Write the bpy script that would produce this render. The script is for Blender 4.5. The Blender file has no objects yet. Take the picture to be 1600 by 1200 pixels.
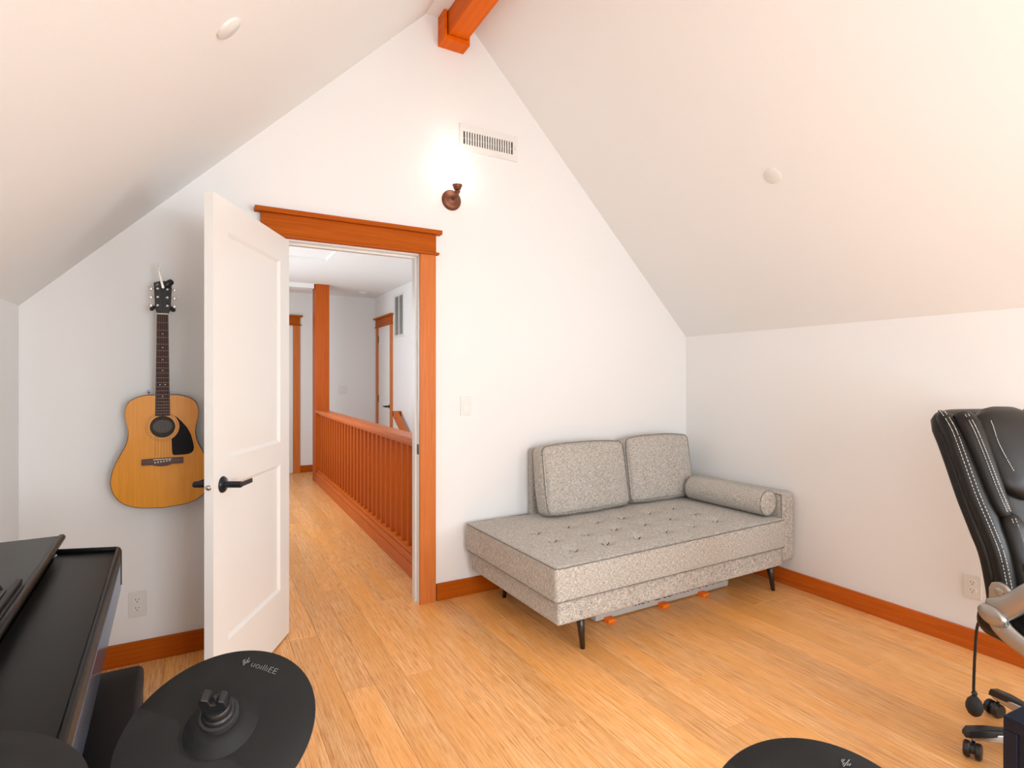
import bpy, bmesh, math, random
from mathutils import Vector, Matrix
random.seed(7)
PI = math.pi
R = math.radians
SC = bpy.context.scene
COL = SC.collection

# ------------------------------------------------------------------ camera
cam_d = bpy.data.cameras.new('camera')
cam = bpy.data.objects.new('camera', cam_d)
COL.objects.link(cam)
cam.location = (0, 0, 1.3205)
cam.rotation_euler = (R(90), 0, R(-29.2))
cam_d.sensor_width = 36
cam_d.lens = 870 / 1600 * 36
cam_d.shift_y = -8 / 1600
cam_d.clip_start = 0.02
SC.camera = cam

# ------------------------------------------------------------------ world, lights, exposure
SC.view_settings.view_transform = 'Standard'
SC.view_settings.look = 'None'
SC.view_settings.gamma = 1
SC.view_settings.use_curve_mapping = False
SC.view_settings.exposure = 0.04
W = bpy.data.worlds.new('world')
SC.world = W
W.use_nodes = True
W.node_tree.nodes['Background'].inputs[0].default_value = (0.80, 0.90, 1.0, 1)
W.node_tree.nodes['Background'].inputs[1].default_value = 1.6


def area_light(name, loc, rot, sx, sy, power, color):
    l = bpy.data.lights.new(name, 'AREA')
    l.shape = 'RECTANGLE'
    l.size = sx
    l.size_y = sy
    l.energy = power
    l.color = color
    o = bpy.data.objects.new(name, l)
    o.location = loc
    o.rotation_euler = rot
    COL.objects.link(o)
    return o


# daylight from the back window and landing; added fill at slopes, knee walls
DAY = (0.83, 0.935, 1.0)
area_light('window_daylight', (0.85, -1.76, 1.25), (R(66), 0, 0), 0.95, 1.6, 56, DAY)
area_light('window_daylight', (2.55, -1.76, 1.25), (R(66), 0, 0), 0.7, 1.7, 26, DAY)  # fill through the added second window
area_light('ceiling_fill', (0.85, -1.85, 0.65), (R(125), 0, 0), 0.95, 0.8, 8, DAY)  # added lamp below the window, tilted up to brighten the ceiling
area_light('slope_fill', (2.46, -0.55, 2.42), (0, R(45), 0), 0.9, 1.1, 5, DAY)  # added fill lamp just inside the right slope
area_light('slope_fill', (0.14, -0.55, 2.42), (0, R(-45), 0), 0.9, 1.1, 5, DAY)  # added fill lamp just inside the left slope
area_light('knee_wall_fill', (3.270, -0.75, 1.02), (0, R(76), 0), 0.8, 1.2, 72, DAY)  # added fill lamp in front of the solid right knee wall
area_light('knee_wall_fill', (-0.660, -0.75, 1.02), (0, R(-76), 0), 0.8, 1.2, 32, DAY)  # added fill lamp in front of the solid left knee wall
area_light('landing_daylight', (0.12, 5.9, 1.30), (0, R(-84), 0), 1.7, 2.4, 46, DAY)
area_light('stair_daylight', (1.85, 3.30, 1.5), (R(84), 0, 0), 0.7, 1.6, 11, DAY)


# ------------------------------------------------------------------ materials
def nt(name):
    m = bpy.data.materials.new(name)
    m.use_nodes = True
    t = m.node_tree
    return m, t, t.nodes['Principled BSDF']


def N(t, typ, **kw):
    n = t.nodes.new(typ)
    for k, v in kw.items():
        if k == 'ins':
            for a, b in v.items():
                n.inputs[a].default_value = b
        else:
            setattr(n, k, v)
    return n


def L(t, a, ao, b, bi):
    t.links.new(a.outputs[ao], b.inputs[bi])


def plain(name, col, rough=0.5, metal=0.0, spec=0.5, bump=0.0, bscale=200, var=0.0, vscale=6, coat=0.0):
    m, t, b = nt(name)
    b.inputs['Roughness'].default_value = rough
    b.inputs['Metallic'].default_value = metal
    b.inputs['Specular IOR Level'].default_value = spec
    b.inputs['Coat Weight'].default_value = coat
    b.inputs['Coat Roughness'].default_value = 0.08
    tc = N(t, 'ShaderNodeTexCoord')
    no = N(t, 'ShaderNodeTexNoise', ins={'Scale': vscale, 'Detail': 4.0})
    L(t, tc, 'Object', no, 'Vector')
    mx = N(t, 'ShaderNodeMix', data_type='RGBA')
    c = list(col) + [1]
    mx.inputs[6].default_value = [x * (1 - var) for x in col] + [1]
    mx.inputs[7].default_value = [min(1, x * (1 + var)) for x in col] + [1]
    L(t, no, 'Fac', mx, 0)
    L(t, mx, 2, b, 'Base Color')
    if bump > 0:
        n2 = N(t, 'ShaderNodeTexNoise', ins={'Scale': bscale, 'Detail': 3.0})
        L(t, tc, 'Object', n2, 'Vector')
        bp = N(t, 'ShaderNodeBump', ins={'Strength': bump, 'Distance': 0.002})
        L(t, n2, 'Fac', bp, 'Height')
        L(t, bp, 'Normal', b, 'Normal')
    return m


def wood(name, dark, light, axis=2, fine=90, rough=0.38, coat=0.25, spec=0.4, rnd=0.0, contrast=(0.3, 0.75)):
    m, t, b = nt(name)
    b.inputs['Roughness'].default_value = rough
    b.inputs['Coat Weight'].default_value = coat
    b.inputs['Coat Roughness'].default_value = 0.2
    b.inputs['Specular IOR Level'].default_value = spec
    tc = N(t, 'ShaderNodeTexCoord')
    mp = N(t, 'ShaderNodeMapping')
    s = [fine, fine, fine]
    s[axis] = fine * 0.035
    mp.inputs['Scale'].default_value = s
    L(t, tc, 'Object', mp, 'Vector')
    no = N(t, 'ShaderNodeTexNoise', ins={'Scale': 1.0, 'Detail': 4.0, 'Roughness': 0.6, 'Distortion': 0.3})
    L(t, mp, 'Vector', no, 'Vector')
    cr = N(t, 'ShaderNodeValToRGB')
    cr.color_ramp.elements[0].position = contrast[0]
    cr.color_ramp.elements[1].position = contrast[1]
    cr.color_ramp.elements[0].color = list(dark) + [1]
    cr.color_ramp.elements[1].color = list(light) + [1]
    L(t, no, 'Fac', cr, 'Fac')
    L(t, cr, 'Color', b, 'Base Color')
    return m


def bamboo():
    m, t, b = nt('bamboo_floor')
    b.inputs['Roughness'].default_value = 0.36
    b.inputs['Specular IOR Level'].default_value = 0.35
    b.inputs['Coat Weight'].default_value = 0.12
    b.inputs['Coat Roughness'].default_value = 0.22
    geo = N(t, 'ShaderNodeNewGeometry')
    oi = N(t, 'ShaderNodeObjectInfo')
    sh = N(t, 'ShaderNodeVectorMath', operation='SCALE')
    cx = N(t, 'ShaderNodeCombineXYZ')
    L(t, oi, 'Random', cx, 'X')
    L(t, oi, 'Random', cx, 'Y')
    L(t, cx, 'Vector', sh, 0)
    sh.inputs['Scale'].default_value = 37.0
    ad = N(t, 'ShaderNodeVectorMath', operation='ADD')
    L(t, geo, 'Position', ad, 0)
    L(t, sh, 'Vector', ad, 1)

    def streak(sx, sy, det, rough=0.6):
        mp = N(t, 'ShaderNodeMapping')
        mp.inputs['Scale'].default_value = (sx, sy, 1)
        L(t, ad, 'Vector', mp, 'Vector')
        no = N(t, 'ShaderNodeTexNoise', ins={'Scale': 1.0, 'Detail': det, 'Roughness': rough})
        L(t, mp, 'Vector', no, 'Vector')
        return no
    n1 = streak(150, 3.0, 3.0)
    n2 = streak(420, 9.0, 2.0)
    n3 = streak(14, 1.2, 2.0)
    c1 = N(t, 'ShaderNodeValToRGB')
    c1.color_ramp.elements[0].position = 0.38
    c1.color_ramp.elements[0].color = (0.84, 0.385, 0.12, 1)
    c1.color_ramp.elements[1].position = 0.60
    c1.color_ramp.elements[1].color = (1.0, 0.575, 0.25, 1)
    L(t, n1, 'Fac', c1, 'Fac')
    c2 = N(t, 'ShaderNodeValToRGB')
    c2.color_ramp.elements[0].position = 0.34
    c2.color_ramp.elements[0].color = (0.66, 0.46, 0.27, 1)
    c2.color_ramp.elements[1].position = 0.50
    c2.color_ramp.elements[1].color = (1, 1, 1, 1)
    L(t, n2, 'Fac', c2, 'Fac')
    mu = N(t, 'ShaderNodeMix', data_type='RGBA', blend_type='MULTIPLY')
    mu.inputs[0].default_value = 0.95
    L(t, c1, 'Color', mu, 6)
    L(t, c2, 'Color', mu, 7)
    # plank to plank and slow variation
    ma = N(t, 'ShaderNodeMath', operation='MULTIPLY_ADD')
    L(t, oi, 'Random', ma, 0)
    ma.inputs[1].default_value = 0.20
    ma.inputs[2].default_value = 0.80
    mb = N(t, 'ShaderNodeMath', operation='MULTIPLY_ADD')
    L(t, n3, 'Fac', mb, 0)
    mb.inputs[1].default_value = 0.25
    L(t, ma, 'Value', mb, 2)
    hs = N(t, 'ShaderNodeHueSaturation')
    L(t, mb, 'Value', hs, 'Value')
    # some planks and bands run more orange
    band = streak(5, 0.9, 2.0)
    cb = N(t, 'ShaderNodeValToRGB')
    cb.color_ramp.elements[0].position = 0.42
    cb.color_ramp.elements[0].color = (0, 0, 0, 1)
    cb.color_ramp.elements[1].position = 0.66
    cb.color_ramp.elements[1].color = (0.6, 0.6, 0.6, 1)
    L(t, band, 'Fac', cb, 'Fac')
    m3 = N(t, 'ShaderNodeMix', data_type='RGBA')
    L(t, cb, 'Color', m3, 0)
    L(t, mu, 2, m3, 6)
    m3.inputs[7].default_value = (0.90, 0.385, 0.08, 1)
    L(t, m3, 2, hs, 'Color')
    L(t, hs, 'Color', b, 'Base Color')
    bp = N(t, 'ShaderNodeBump', ins={'Strength': 0.12, 'Distance': 0.001})
    L(t, n1, 'Fac', bp, 'Height')
    L(t, bp, 'Normal', b, 'Normal')
    return m


def tweed(name='grey_tweed', k=1.0):
    m, t, b = nt(name)
    b.inputs['Roughness'].default_value = 0.95
    b.inputs['Specular IOR Level'].default_value = 0.12
    b.inputs['Sheen Weight'].default_value = 0.12
    tc = N(t, 'ShaderNodeTexCoord')
    outs = []
    for sc in ((60, 330, 420), (420, 330, 60)):
        mp = N(t, 'ShaderNodeMapping')
        mp.inputs['Scale'].default_value = sc
        L(t, tc, 'Object', mp, 'Vector')
        no = N(t, 'ShaderNodeTexNoise', ins={'Scale': 1.0, 'Detail': 2.0, 'Roughness': 0.7})
        L(t, mp, 'Vector', no, 'Vector')
        outs.append(no)
    mm = N(t, 'ShaderNodeMath', operation='ADD')
    L(t, outs[0], 'Fac', mm, 0)
    L(t, outs[1], 'Fac', mm, 1)
    hf = N(t, 'ShaderNodeMath', operation='MULTIPLY')
    hf.inputs[1].default_value = 0.5
    L(t, mm, 'Value', hf, 0)
    cr = N(t, 'ShaderNodeValToRGB')
    cr.color_ramp.elements[0].position = 0.33
    cr.color_ramp.elements[0].color = (0.105 * k, 0.088 * k, 0.072 * k, 1)
    cr.color_ramp.elements[1].position = 0.60
    cr.color_ramp.elements[1].color = (0.56 * k, 0.525 * k, 0.475 * k, 1)
    e = cr.color_ramp.elements.new(0.48)
    e.color = (0.33 * k, 0.30 * k, 0.265 * k, 1)
    L(t, hf, 'Value', cr, 'Fac')
    L(t, cr, 'Color', b, 'Base Color')
    bp = N(t, 'ShaderNodeBump', ins={'Strength': 0.35, 'Distance': 0.002})
    L(t, hf, 'Value', bp, 'Height')
    L(t, bp, 'Normal', b, 'Normal')
    return m


M = {}
M['wall'] = plain('wall_paint', (0.88, 0.865, 0.85), 0.75, spec=0.25, bump=0.12, bscale=260, var=0.012, vscale=1.2)
M['ceil'] = plain('ceiling_paint', (0.88, 0.865, 0.85), 0.8, spec=0.2, bump=0.12, bscale=260, var=0.012, vscale=1.2)
M['white'] = plain('white_enamel', (0.83, 0.81, 0.78), 0.32, spec=0.5, var=0.01)
M['plate'] = plain('white_plastic', (0.80, 0.78, 0.74), 0.35, var=0.01)
M['greyback'] = plain('duct_grey', (0.16, 0.15, 0.14), 0.7)
M['slot'] = plain('slot_dark', (0.03, 0.028, 0.026), 0.6)
M['fir_v'] = wood('fir_vertical', (0.56, 0.150, 0.030), (0.70, 0.215, 0.052), 2, spec=0.2, rough=0.5, coat=0.06)
M['fir_x'] = wood('fir_along_x', (0.38, 0.070, 0.001), (0.52, 0.112, 0.002), 0, spec=0.12, rough=0.5, coat=0.03)
M['fir_y'] = wood('fir_along_y', (0.50, 0.095, 0.006), (0.66, 0.15, 0.012), 1, spec=0.25, rough=0.42, coat=0.12)
M['fir_d'] = wood('fir_dark_post', (0.42, 0.070, 0.002), (0.56, 0.105, 0.004), 2, spec=0.2, rough=0.45, coat=0.06)
M['beam'] = wood('beam_stain', (0.66, 0.10, 0.001), (0.86, 0.17, 0.003), 1, fine=28, spec=0.15, rough=0.5, coat=0.04)
M['bamboo'] = bamboo()
M['tweed'] = tweed('grey_tweed', 1.28)
M['tweed_d'] = tweed('grey_tweed_piping', 0.62)
M['button'] = plain('tuft_button_shade', (0.045, 0.04, 0.035), 0.9, spec=0.1)  # near black, painting in the shade of the tuft creases
M['dleg'] = plain('dark_walnut_leg', (0.022, 0.013, 0.010), 0.3, coat=0.3)
M['binm'] = plain('grey_bin_plastic', (0.56, 0.55, 0.53), 0.45, var=0.03)
M['orange'] = plain('orange_plastic', (1.0, 0.21, 0.012), 0.5, spec=0.2)
M['black'] = plain('black_plastic', (0.012, 0.012, 0.013), 0.35, var=0.1)
M['blackm'] = plain('matt_black', (0.02, 0.02, 0.02), 0.6, var=0.2)
M['rubber'] = plain('black_rubber', (0.015, 0.015, 0.0146), 0.62, spec=0.22, bump=0.25, bscale=700, var=0.25, vscale=9)
M['rubber2'] = plain('scuffed_rubber', (0.022, 0.022, 0.0212), 0.66, spec=0.22, bump=0.3, bscale=500, var=0.3, vscale=14)
M['logo'] = plain('moulded_lettering', (0.20, 0.20, 0.195), 0.5)
M['piano'] = plain('black_satin_lacquer', (0.007, 0.0068, 0.0065), 0.34, spec=0.16, var=0.1, bump=0.03, bscale=900)
M['piano_g'] = plain('gloss_front_blue_reflection', (0.10, 0.145, 0.215), 0.12, metal=0.5, spec=1.0)  # black lacquer with a blue reflection put into its base colour
M['piano_g'].node_tree.nodes['Principled BSDF'].inputs['IOR'].default_value = 1.9
M['piano_g'].node_tree.nodes['Principled BSDF'].inputs['Specular Tint'].default_value = (0.45, 0.66, 1.0, 1)  # same blue reflection put into the specular tint
M['piano_t'] = plain('dark_grey_satin_top', (0.050, 0.054, 0.052), 0.45, spec=0.4, var=0.06, bump=0.03, bscale=900)
M['bench'] = plain('black_vinyl', (0.005, 0.005, 0.007), 0.5, spec=0.15, bump=0.2, bscale=420)
M['leather'] = plain('black_leather', (0.010, 0.008, 0.0065), 0.36, spec=0.30, bump=0.30, bscale=520, var=0.12)
M['stitch'] = plain('white_thread', (0.62, 0.58, 0.52), 0.8)
M['silver'] = plain('silver_painted_plastic', (0.42, 0.385, 0.35), 0.28, metal=0.75, var=0.03)
M['chrome'] = plain('brushed_metal', (0.55, 0.55, 0.56), 0.25, metal=1.0)
M['nickel'] = plain('satin_nickel', (0.60, 0.57, 0.53), 0.3, metal=1.0)
M['bronze'] = plain('dark_bronze', (0.018, 0.022, 0.030), 0.28, metal=0.6, spec=0.6)
M['copper'] = plain('oil_rubbed_copper', (0.20, 0.075, 0.040), 0.42, metal=0.65, var=0.15, vscale=30)
M['navy'] = plain('navy_lacquer', (0.003, 0.007, 0.018), 0.35, spec=0.3, var=0.1)
M['spruce'] = wood('amber_spruce', (0.72, 0.265, 0.020), (0.86, 0.36, 0.045), 2, fine=120, rough=0.3, coat=0.15, spec=0.3, contrast=(0.25, 0.8))
M['gside'] = plain('guitar_side', (0.05, 0.018, 0.008), 0.25, coat=0.5)
M['rosew'] = wood('rosewood', (0.030, 0.010, 0.006), (0.095, 0.034, 0.022), 2, fine=160, rough=0.5, coat=0.0, spec=0.2)
M['rosew_x'] = wood('rosewood_bridge', (0.045, 0.014, 0.010), (0.13, 0.05, 0.035), 0, fine=160, rough=0.4, coat=0.05)
M['bone'] = plain('bone', (0.75, 0.68, 0.55), 0.4)
M['ivory'] = plain('cream_binding', (0.70, 0.52, 0.28), 0.4)
M['pickg'] = plain('pickguard_black', (0.008, 0.007, 0.007), 0.45, spec=0.12)
M['fretm'] = plain('fret_wire', (0.24, 0.22, 0.20), 0.45, metal=0.5)
M['soundhole'] = plain('guitar_inside', (0.035, 0.026, 0.022), 0.8)
M['ringm'] = plain('rosette_ring', (0.09, 0.05, 0.03), 0.4)
M['label'] = plain('paper_label', (0.10, 0.088, 0.078), 0.7)
m, t, b = nt('lamp_glass')
b.inputs['Base Color'].default_value = (0.9, 0.88, 0.84, 1)
b.inputs['Emission Color'].default_value = (1.0, 0.93, 0.84, 1)
b.inputs['Emission Strength'].default_value = 3.6
M['lamp'] = m


# ------------------------------------------------------------------ helpers
def link(name, bm, mat, parent=None, smooth=False, loc=None, bevel=0, seg=2, auto=None):
    me = bpy.data.meshes.new(name)
    bm.normal_update()
    bm.to_mesh(me)
    bm.free()
    for mm in (mat if isinstance(mat, (list, tuple)) else [mat]):
        me.materials.append(mm)
    o = bpy.data.objects.new(name, me)
    COL.objects.link(o)
    if parent is not None:
        o.parent = parent
    if loc is not None:
        o.location = loc
    if smooth:
        for p in me.polygons:
            p.use_smooth = True
    if bevel:
        md = o.modifiers.new('bevel', 'BEVEL')
        md.width = bevel
        md.segments = seg
        md.limit_method = 'ANGLE'
        md.angle_limit = R(40)
        for p in me.polygons:
            p.use_smooth = True
        wn = o.modifiers.new('wn', 'WEIGHTED_NORMAL')
        wn.keep_sharp = True
    return o


def thing(name, label, cat, loc=(0, 0, 0), rotz=0, group=None):
    o = bpy.data.objects.new(name, None)
    COL.objects.link(o)
    o.location = loc
    o.rotation_euler = (0, 0, rotz)
    o.empty_display_size = 0.1
    o['label'] = label
    o['category'] = cat
    if group:
        o['group'] = group
    return o


def tag(o, label, cat, group=None):
    o['label'] = label
    o['category'] = cat
    if group:
        o['group'] = group
    return o


def struct(o):
    o['kind'] = 'structure'
    return o


def empty_struct(name, loc=(0, 0, 0), rotz=0):
    o = bpy.data.objects.new(name, None)
    COL.objects.link(o)
    o.location = loc
    o.rotation_euler = (0, 0, rotz)
    o['kind'] = 'structure'
    return o


def box(bm, x0, x1, y0, y1, z0, z1, mi=0):
    v = [bm.verts.new(p) for p in ((x0, y0, z0), (x1, y0, z0), (x1, y1, z0), (x0, y1, z0),
                                   (x0, y0, z1), (x1, y0, z1), (x1, y1, z1), (x0, y1, z1))]
    for f in ((3, 2, 1, 0), (4, 5, 6, 7), (0, 1, 5, 4), (1, 2, 6, 5), (2, 3, 7, 6), (3, 0, 4, 7)):
        fc = bm.faces.new([v[i] for i in f])
        fc.material_index = mi
    return v


def BX(name, x0, x1, y0, y1, z0, z1, mat, parent=None, bevel=0, seg=2):
    bm = bmesh.new()
    box(bm, x0, x1, y0, y1, z0, z1)
    return link(name, bm, mat, parent, bevel=bevel, seg=seg)


def prism(bm, pts, a0, a1, axis):
    """extrude a 2D polygon along an axis. axis 1: pts are (x,z), along y; axis 0: (y,z) along x; axis 2: (x,y) along z"""
    def mk(p, a):
        if axis == 1:
            return (p[0], a, p[1])
        if axis == 0:
            return (a, p[0], p[1])
        return (p[0], p[1], a)
    A = [bm.verts.new(mk(p, a0)) for p in pts]
    B = [bm.verts.new(mk(p, a1)) for p in pts]
    n = len(pts)
    bm.faces.new(A)
    bm.faces.new(B[::-1])
    for i in range(n):
        bm.faces.new((A[i], B[i], B[(i + 1) % n], A[(i + 1) % n]))
    bmesh.ops.recalc_face_normals(bm, faces=bm.faces)


def PR(name, pts, a0, a1, axis, mat, parent=None, bevel=0):
    bm = bmesh.new()
    prism(bm, pts, a0, a1, axis)
    return link(name, bm, mat, parent, bevel=bevel)


def lathe(bm, prof, n=32, c=(0, 0, 0), mat=None):
    """revolve (r,z) about local z; optional Matrix to orient"""
    rings = []
    for r, z in prof:
        if r < 1e-6:
            p = Vector((0, 0, z))
            rings.append([bm.verts.new((mat @ p if mat else p) + Vector(c))])
        else:
            rg = []
            for i in range(n):
                a = 2 * PI * i / n
                p = Vector((r * math.cos(a), r * math.sin(a), z))
                rg.append(bm.verts.new((mat @ p if mat else p) + Vector(c)))
            rings.append(rg)
    for k in range(len(rings) - 1):
        A, B = rings[k], rings[k + 1]
        for i in range(n):
            j = (i + 1) % n
            if len(A) == 1 and len(B) == 1:
                continue
            if len(A) == 1:
                bm.faces.new((A[0], B[i], B[j]))
            elif len(B) == 1:
                bm.faces.new((A[i], A[j], B[0]))
            else:
                bm.faces.new((A[i], A[j], B[j], B[i]))
    if len(rings[0]) > 1:
        bm.faces.new(rings[0][::-1])
    if len(rings[-1]) > 1:
        bm.faces.new(rings[-1])
    bmesh.ops.recalc_face_normals(bm, faces=bm.faces)


def rot_to(d):
    return Vector((0, 0, 1)).rotation_difference(Vector(d).normalized()).to_matrix()


def tube(bm, pts, r, n=8, closed=False):
    P = [Vector(p) for p in pts]
    m = len(P)
    rs = r if isinstance(r, (list, tuple)) else [r] * m
    rings = []
    up = Vector((0, 0, 1))
    prev = None
    for i in range(m):
        if closed:
            d = P[(i + 1) % m] - P[i - 1]
        else:
            d = P[min(i + 1, m - 1)] - P[max(i - 1, 0)]
        d.normalize()
        if prev is None:
            a = d.cross(up)
            if a.length < 1e-3:
                a = d.cross(Vector((1, 0, 0)))
        else:
            a = prev - d * prev.dot(d)
        a.normalize()
        prev = a
        b2 = d.cross(a)
        rings.append([bm.verts.new(P[i] + (a * math.cos(2 * PI * k / n) + b2 * math.sin(2 * PI * k / n)) * rs[i]) for k in range(n)])
    rng = m if closed else m - 1
    for i in range(rng):
        A, B = rings[i], rings[(i + 1) % m]
        for k in range(n):
            bm.faces.new((A[k], A[(k + 1) % n], B[(k + 1) % n], B[k]))
    if not closed:
        bm.faces.new(rings[0][::-1])
        bm.faces.new(rings[-1])
    bmesh.ops.recalc_face_normals(bm, faces=bm.faces)


def TB(name, pts, r, mat, parent=None, n=8, closed=False):
    bm = bmesh.new()
    tube(bm, pts, r, n, closed)
    return link(name, bm, mat, parent, smooth=True)


def LT(name, prof, mat, parent=None, n=32, c=(0, 0, 0), d=None, bevel=0):
    bm = bmesh.new()
    lathe(bm, prof, n, c, rot_to(d) if d is not None else None)
    o = link(name, bm, mat, parent, smooth=True)
    md = o.modifiers.new('es', 'EDGE_SPLIT')
    md.split_angle = R(50)
    return o


def rbox(bm, sx, sy, sz, r, n=14, bulge=(0, 0, 0), c=(0, 0, 0), fn=None, mtx=None):
    """soft box centred on c, edges rounded by r, each pair of faces bulged outwards"""
    g = {}
    hx, hy, hz = sx / 2, sy / 2, sz / 2

    def vert(p):
        k = tuple(round(x, 5) for x in p)
        if k in g:
            return g[k]
        q = Vector((p[0] * hx, p[1] * hy, p[2] * hz))
        inn = Vector((max(-hx + r, min(hx - r, q.x)), max(-hy + r, min(hy - r, q.y)), max(-hz + r, min(hz - r, q.z))))
        d = q - inn
        if d.length > 1e-9:
            q = inn + d.normalized() * r
        s = [1 - p[i] * p[i] for i in range(3)]
        q.x += bulge[0] * p[0] * (max(0, s[1]) * max(0, s[2])) ** 0.5 if abs(p[0]) > 0.5 else 0
        q.y += bulge[1] * p[1] * (max(0, s[0]) * max(0, s[2])) ** 0.5 if abs(p[1]) > 0.5 else 0
        q.z += bulge[2] * p[2] * (max(0, s[0]) * max(0, s[1])) ** 0.5 if abs(p[2]) > 0.5 else 0
        if fn:
            q = fn(q, p)
        q = q + Vector(c)
        if mtx is not None:
            q = mtx @ q
        g[k] = bm.verts.new(q)
        return g[k]

    def coords(h):
        # samples concentrated in the rounded rim
        rr = min(0.95, r / h)
        o = [-1, -1 + rr * 0.12, -1 + rr * 0.35, -1 + rr * 0.65]
        m = n
        o += [-1 + rr + (2 - 2 * rr) * i / m for i in range(m + 1)]
        o += [1 - rr * 0.65, 1 - rr * 0.35, 1 - rr * 0.12, 1]
        return o
    C3 = [coords(hx), coords(hy), coords(hz)]
    for ax in range(3):
        u, v = [(1, 2), (2, 0), (0, 1)][ax]
        for sgn in (-1, 1):
            for i in range(len(C3[u]) - 1):
                for j in range(len(C3[v]) - 1):
                    q = []
                    for a, b_ in ((i, j), (i + 1, j), (i + 1, j + 1), (i, j + 1)):
                        p = [0, 0, 0]
                        p[ax] = sgn
                        p[u] = C3[u][a]
                        p[v] = C3[v][b_]
                        q.append(vert(p))
                    if sgn < 0:
                        q = q[::-1]
                    if len(set(q)) == 4:
                        try:
                            bm.faces.new(q)
                        except ValueError:
                            pass
    bmesh.ops.remove_doubles(bm, verts=bm.verts, dist=1e-5)


def loft(bm, path, wd, th, n=20, e=2.6, skew=0.0):
    """path in the yz plane at varying x; wd half width along x, th half thickness along the path normal"""
    P = [Vector(p) for p in path]
    m = len(P)
    rings = []
    for i in range(m):
        d = (P[min(i + 1, m - 1)] - P[max(i - 1, 0)]).normalized()
        ax = Vector((1, 0, 0))
        ax = (ax - d * ax.dot(d)).normalized()
        nb = d.cross(ax)
        rg = []
        for k in range(n):
            a = 2 * PI * k / n
            c, s = math.cos(a), math.sin(a)
            rg.append(bm.verts.new(P[i] + ax * wd[i] * math.copysign(abs(c) ** (2 / e), c) + nb * th[i] * math.copysign(abs(s) ** (2 / e), s)))
        rings.append(rg)
    for i in range(m - 1):
        for k in range(n):
            bm.faces.new((rings[i][k], rings[i][(k + 1) % n], rings[i + 1][(k + 1) % n], rings[i + 1][k]))
    bm.faces.new(rings[0][::-1])
    bm.faces.new(rings[-1])
    bmesh.ops.recalc_face_normals(bm, faces=bm.faces)


def resample(pts, n):
    """smooth Catmull-Rom through points"""
    P = [Vector(p) for p in pts]
    out = []
    m = len(P) - 1
    for i in range(n):
        t = i / (n - 1) * m
        k = min(int(t), m - 1)
        f = t - k
        p0, p1, p2, p3 = P[max(k - 1, 0)], P[k], P[k + 1], P[min(k + 2, m)]
        out.append(0.5 * ((2 * p1) + (p2 - p0) * f + (2 * p0 - 5 * p1 + 4 * p2 - p3) * f * f + (3 * p1 - p0 - 3 * p2 + p3) * f ** 3))
    return out


def interp(xs, ys, x):
    if x <= xs[0]:
        return ys[0]
    for i in range(len(xs) - 1):
        if x <= xs[i + 1]:
            f = (x - xs[i]) / (xs[i + 1] - xs[i])
            return ys[i] + (ys[i + 1] - ys[i]) * f
    return ys[-1]


# ------------------------------------------------------------------ dimensions
XL, XR = -0.682, 3.291
YW, YB = 3.119, -1.60           # gable wall with the doorway, wall behind the camera
YH = 8.30                       # far wall of the landing
WT = 0.12
EL, ER = 1.634, 1.646           # eaves
ZF = 3.476                      # flat strip under the ridge
FX0, FX1 = 1.160, 1.461
DX0, DX1, DZ = 0.365, 1.118, 2.045   # door opening
HX0, HX1, HZ = 0.08, 2.277, 2.53     # landing

# ------------------------------------------------------------------ shell
bm = bmesh.new()
zl = lambda x: EL + (x - XL) if x < FX0 else (ZF if x < FX1 else ER + (XR - x))
a0, a1 = DX0 - 0.02, DX1 + 0.02
prism(bm, [(XL - .1, 0), (a0, 0), (a0, zl(a0) + .05), (XL - .1, EL - .05)], YW, YW + WT, 1)
prism(bm, [(a0, DZ + .02), (a1, DZ + .02), (a1, zl(a1) + .05), (a0, zl(a0) + .05)], YW, YW + WT, 1)
prism(bm, [(a1, 0), (XR + .1, 0), (XR + .1, ER - .05), (FX1, ZF + .05), (FX0, ZF + .05), (a1, zl(a1) + .05)], YW, YW + WT, 1)
struct(link('wall_far', bm, M['wall']))
struct(BX('wall_left', XL - .1, XL, YB, YW, 0, EL, M['wall']))
struct(BX('wall_right', XR, XR + .1, YB, YW, 0, ER, M['wall']))
struct(PR('ceiling', [(XL, EL), (FX0, ZF), (FX0 - .08, ZF + .08), (XL - .1, EL + .02), (XL - .1, EL)], YB, YW, 1, M['ceil']))
struct(PR('ceiling', [(XR, ER), (FX1, ZF), (FX1 + .08, ZF + .08), (XR + .1, ER + .02), (XR + .1, ER)], YB, YW, 1, M['ceil']))
struct(BX('ceiling', FX0 - .08, FX1 + .08, YB, YW, ZF, ZF + .08, M['ceil']))
# wall behind the camera with a window opening and a second one added for fill
W1 = (0.34, 1.36)
W2 = (2.20, 2.90)
WZ0, WZ1 = 0.45, 2.10
bm = bmesh.new()
for xa, xb in ((XL - .1, W1[0]), (W1[1], W2[0]), (W2[1], XR + .1)):
    pts = [(xa, 0), (xb, 0)]
    if xb > XR:
        pts += [(xb, ER - .05), (xa, zl(xa) + .05)]
    elif xa < XL:
        pts += [(xb, zl(xb) + .05), (xa, EL - .05)]
    else:
        pts += [(xb, zl(xb) + .05), (xa, zl(xa) + .05)]
    if xb > XR:
        pts = [(xa, 0), (xb, 0), (xb, ER - .05), (xa, zl(xa) + .05)]
    prism(bm, pts, YB - WT, YB, 1)
for xa, xb in (W1, W2):
    box(bm, xa, xb, YB - WT, YB, 0, WZ0)
    pts = [(xa, WZ1), (xb, WZ1), (xb, zl(xb) + .05)]
    if xa < FX0 < xb:
        pts += [(FX1, ZF + .05), (FX0, ZF + .05)]
    pts += [(xa, zl(xa) + .05)]
    prism(bm, pts, YB - WT, YB, 1)
struct(link('wall_back', bm, M['wall']))
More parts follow.
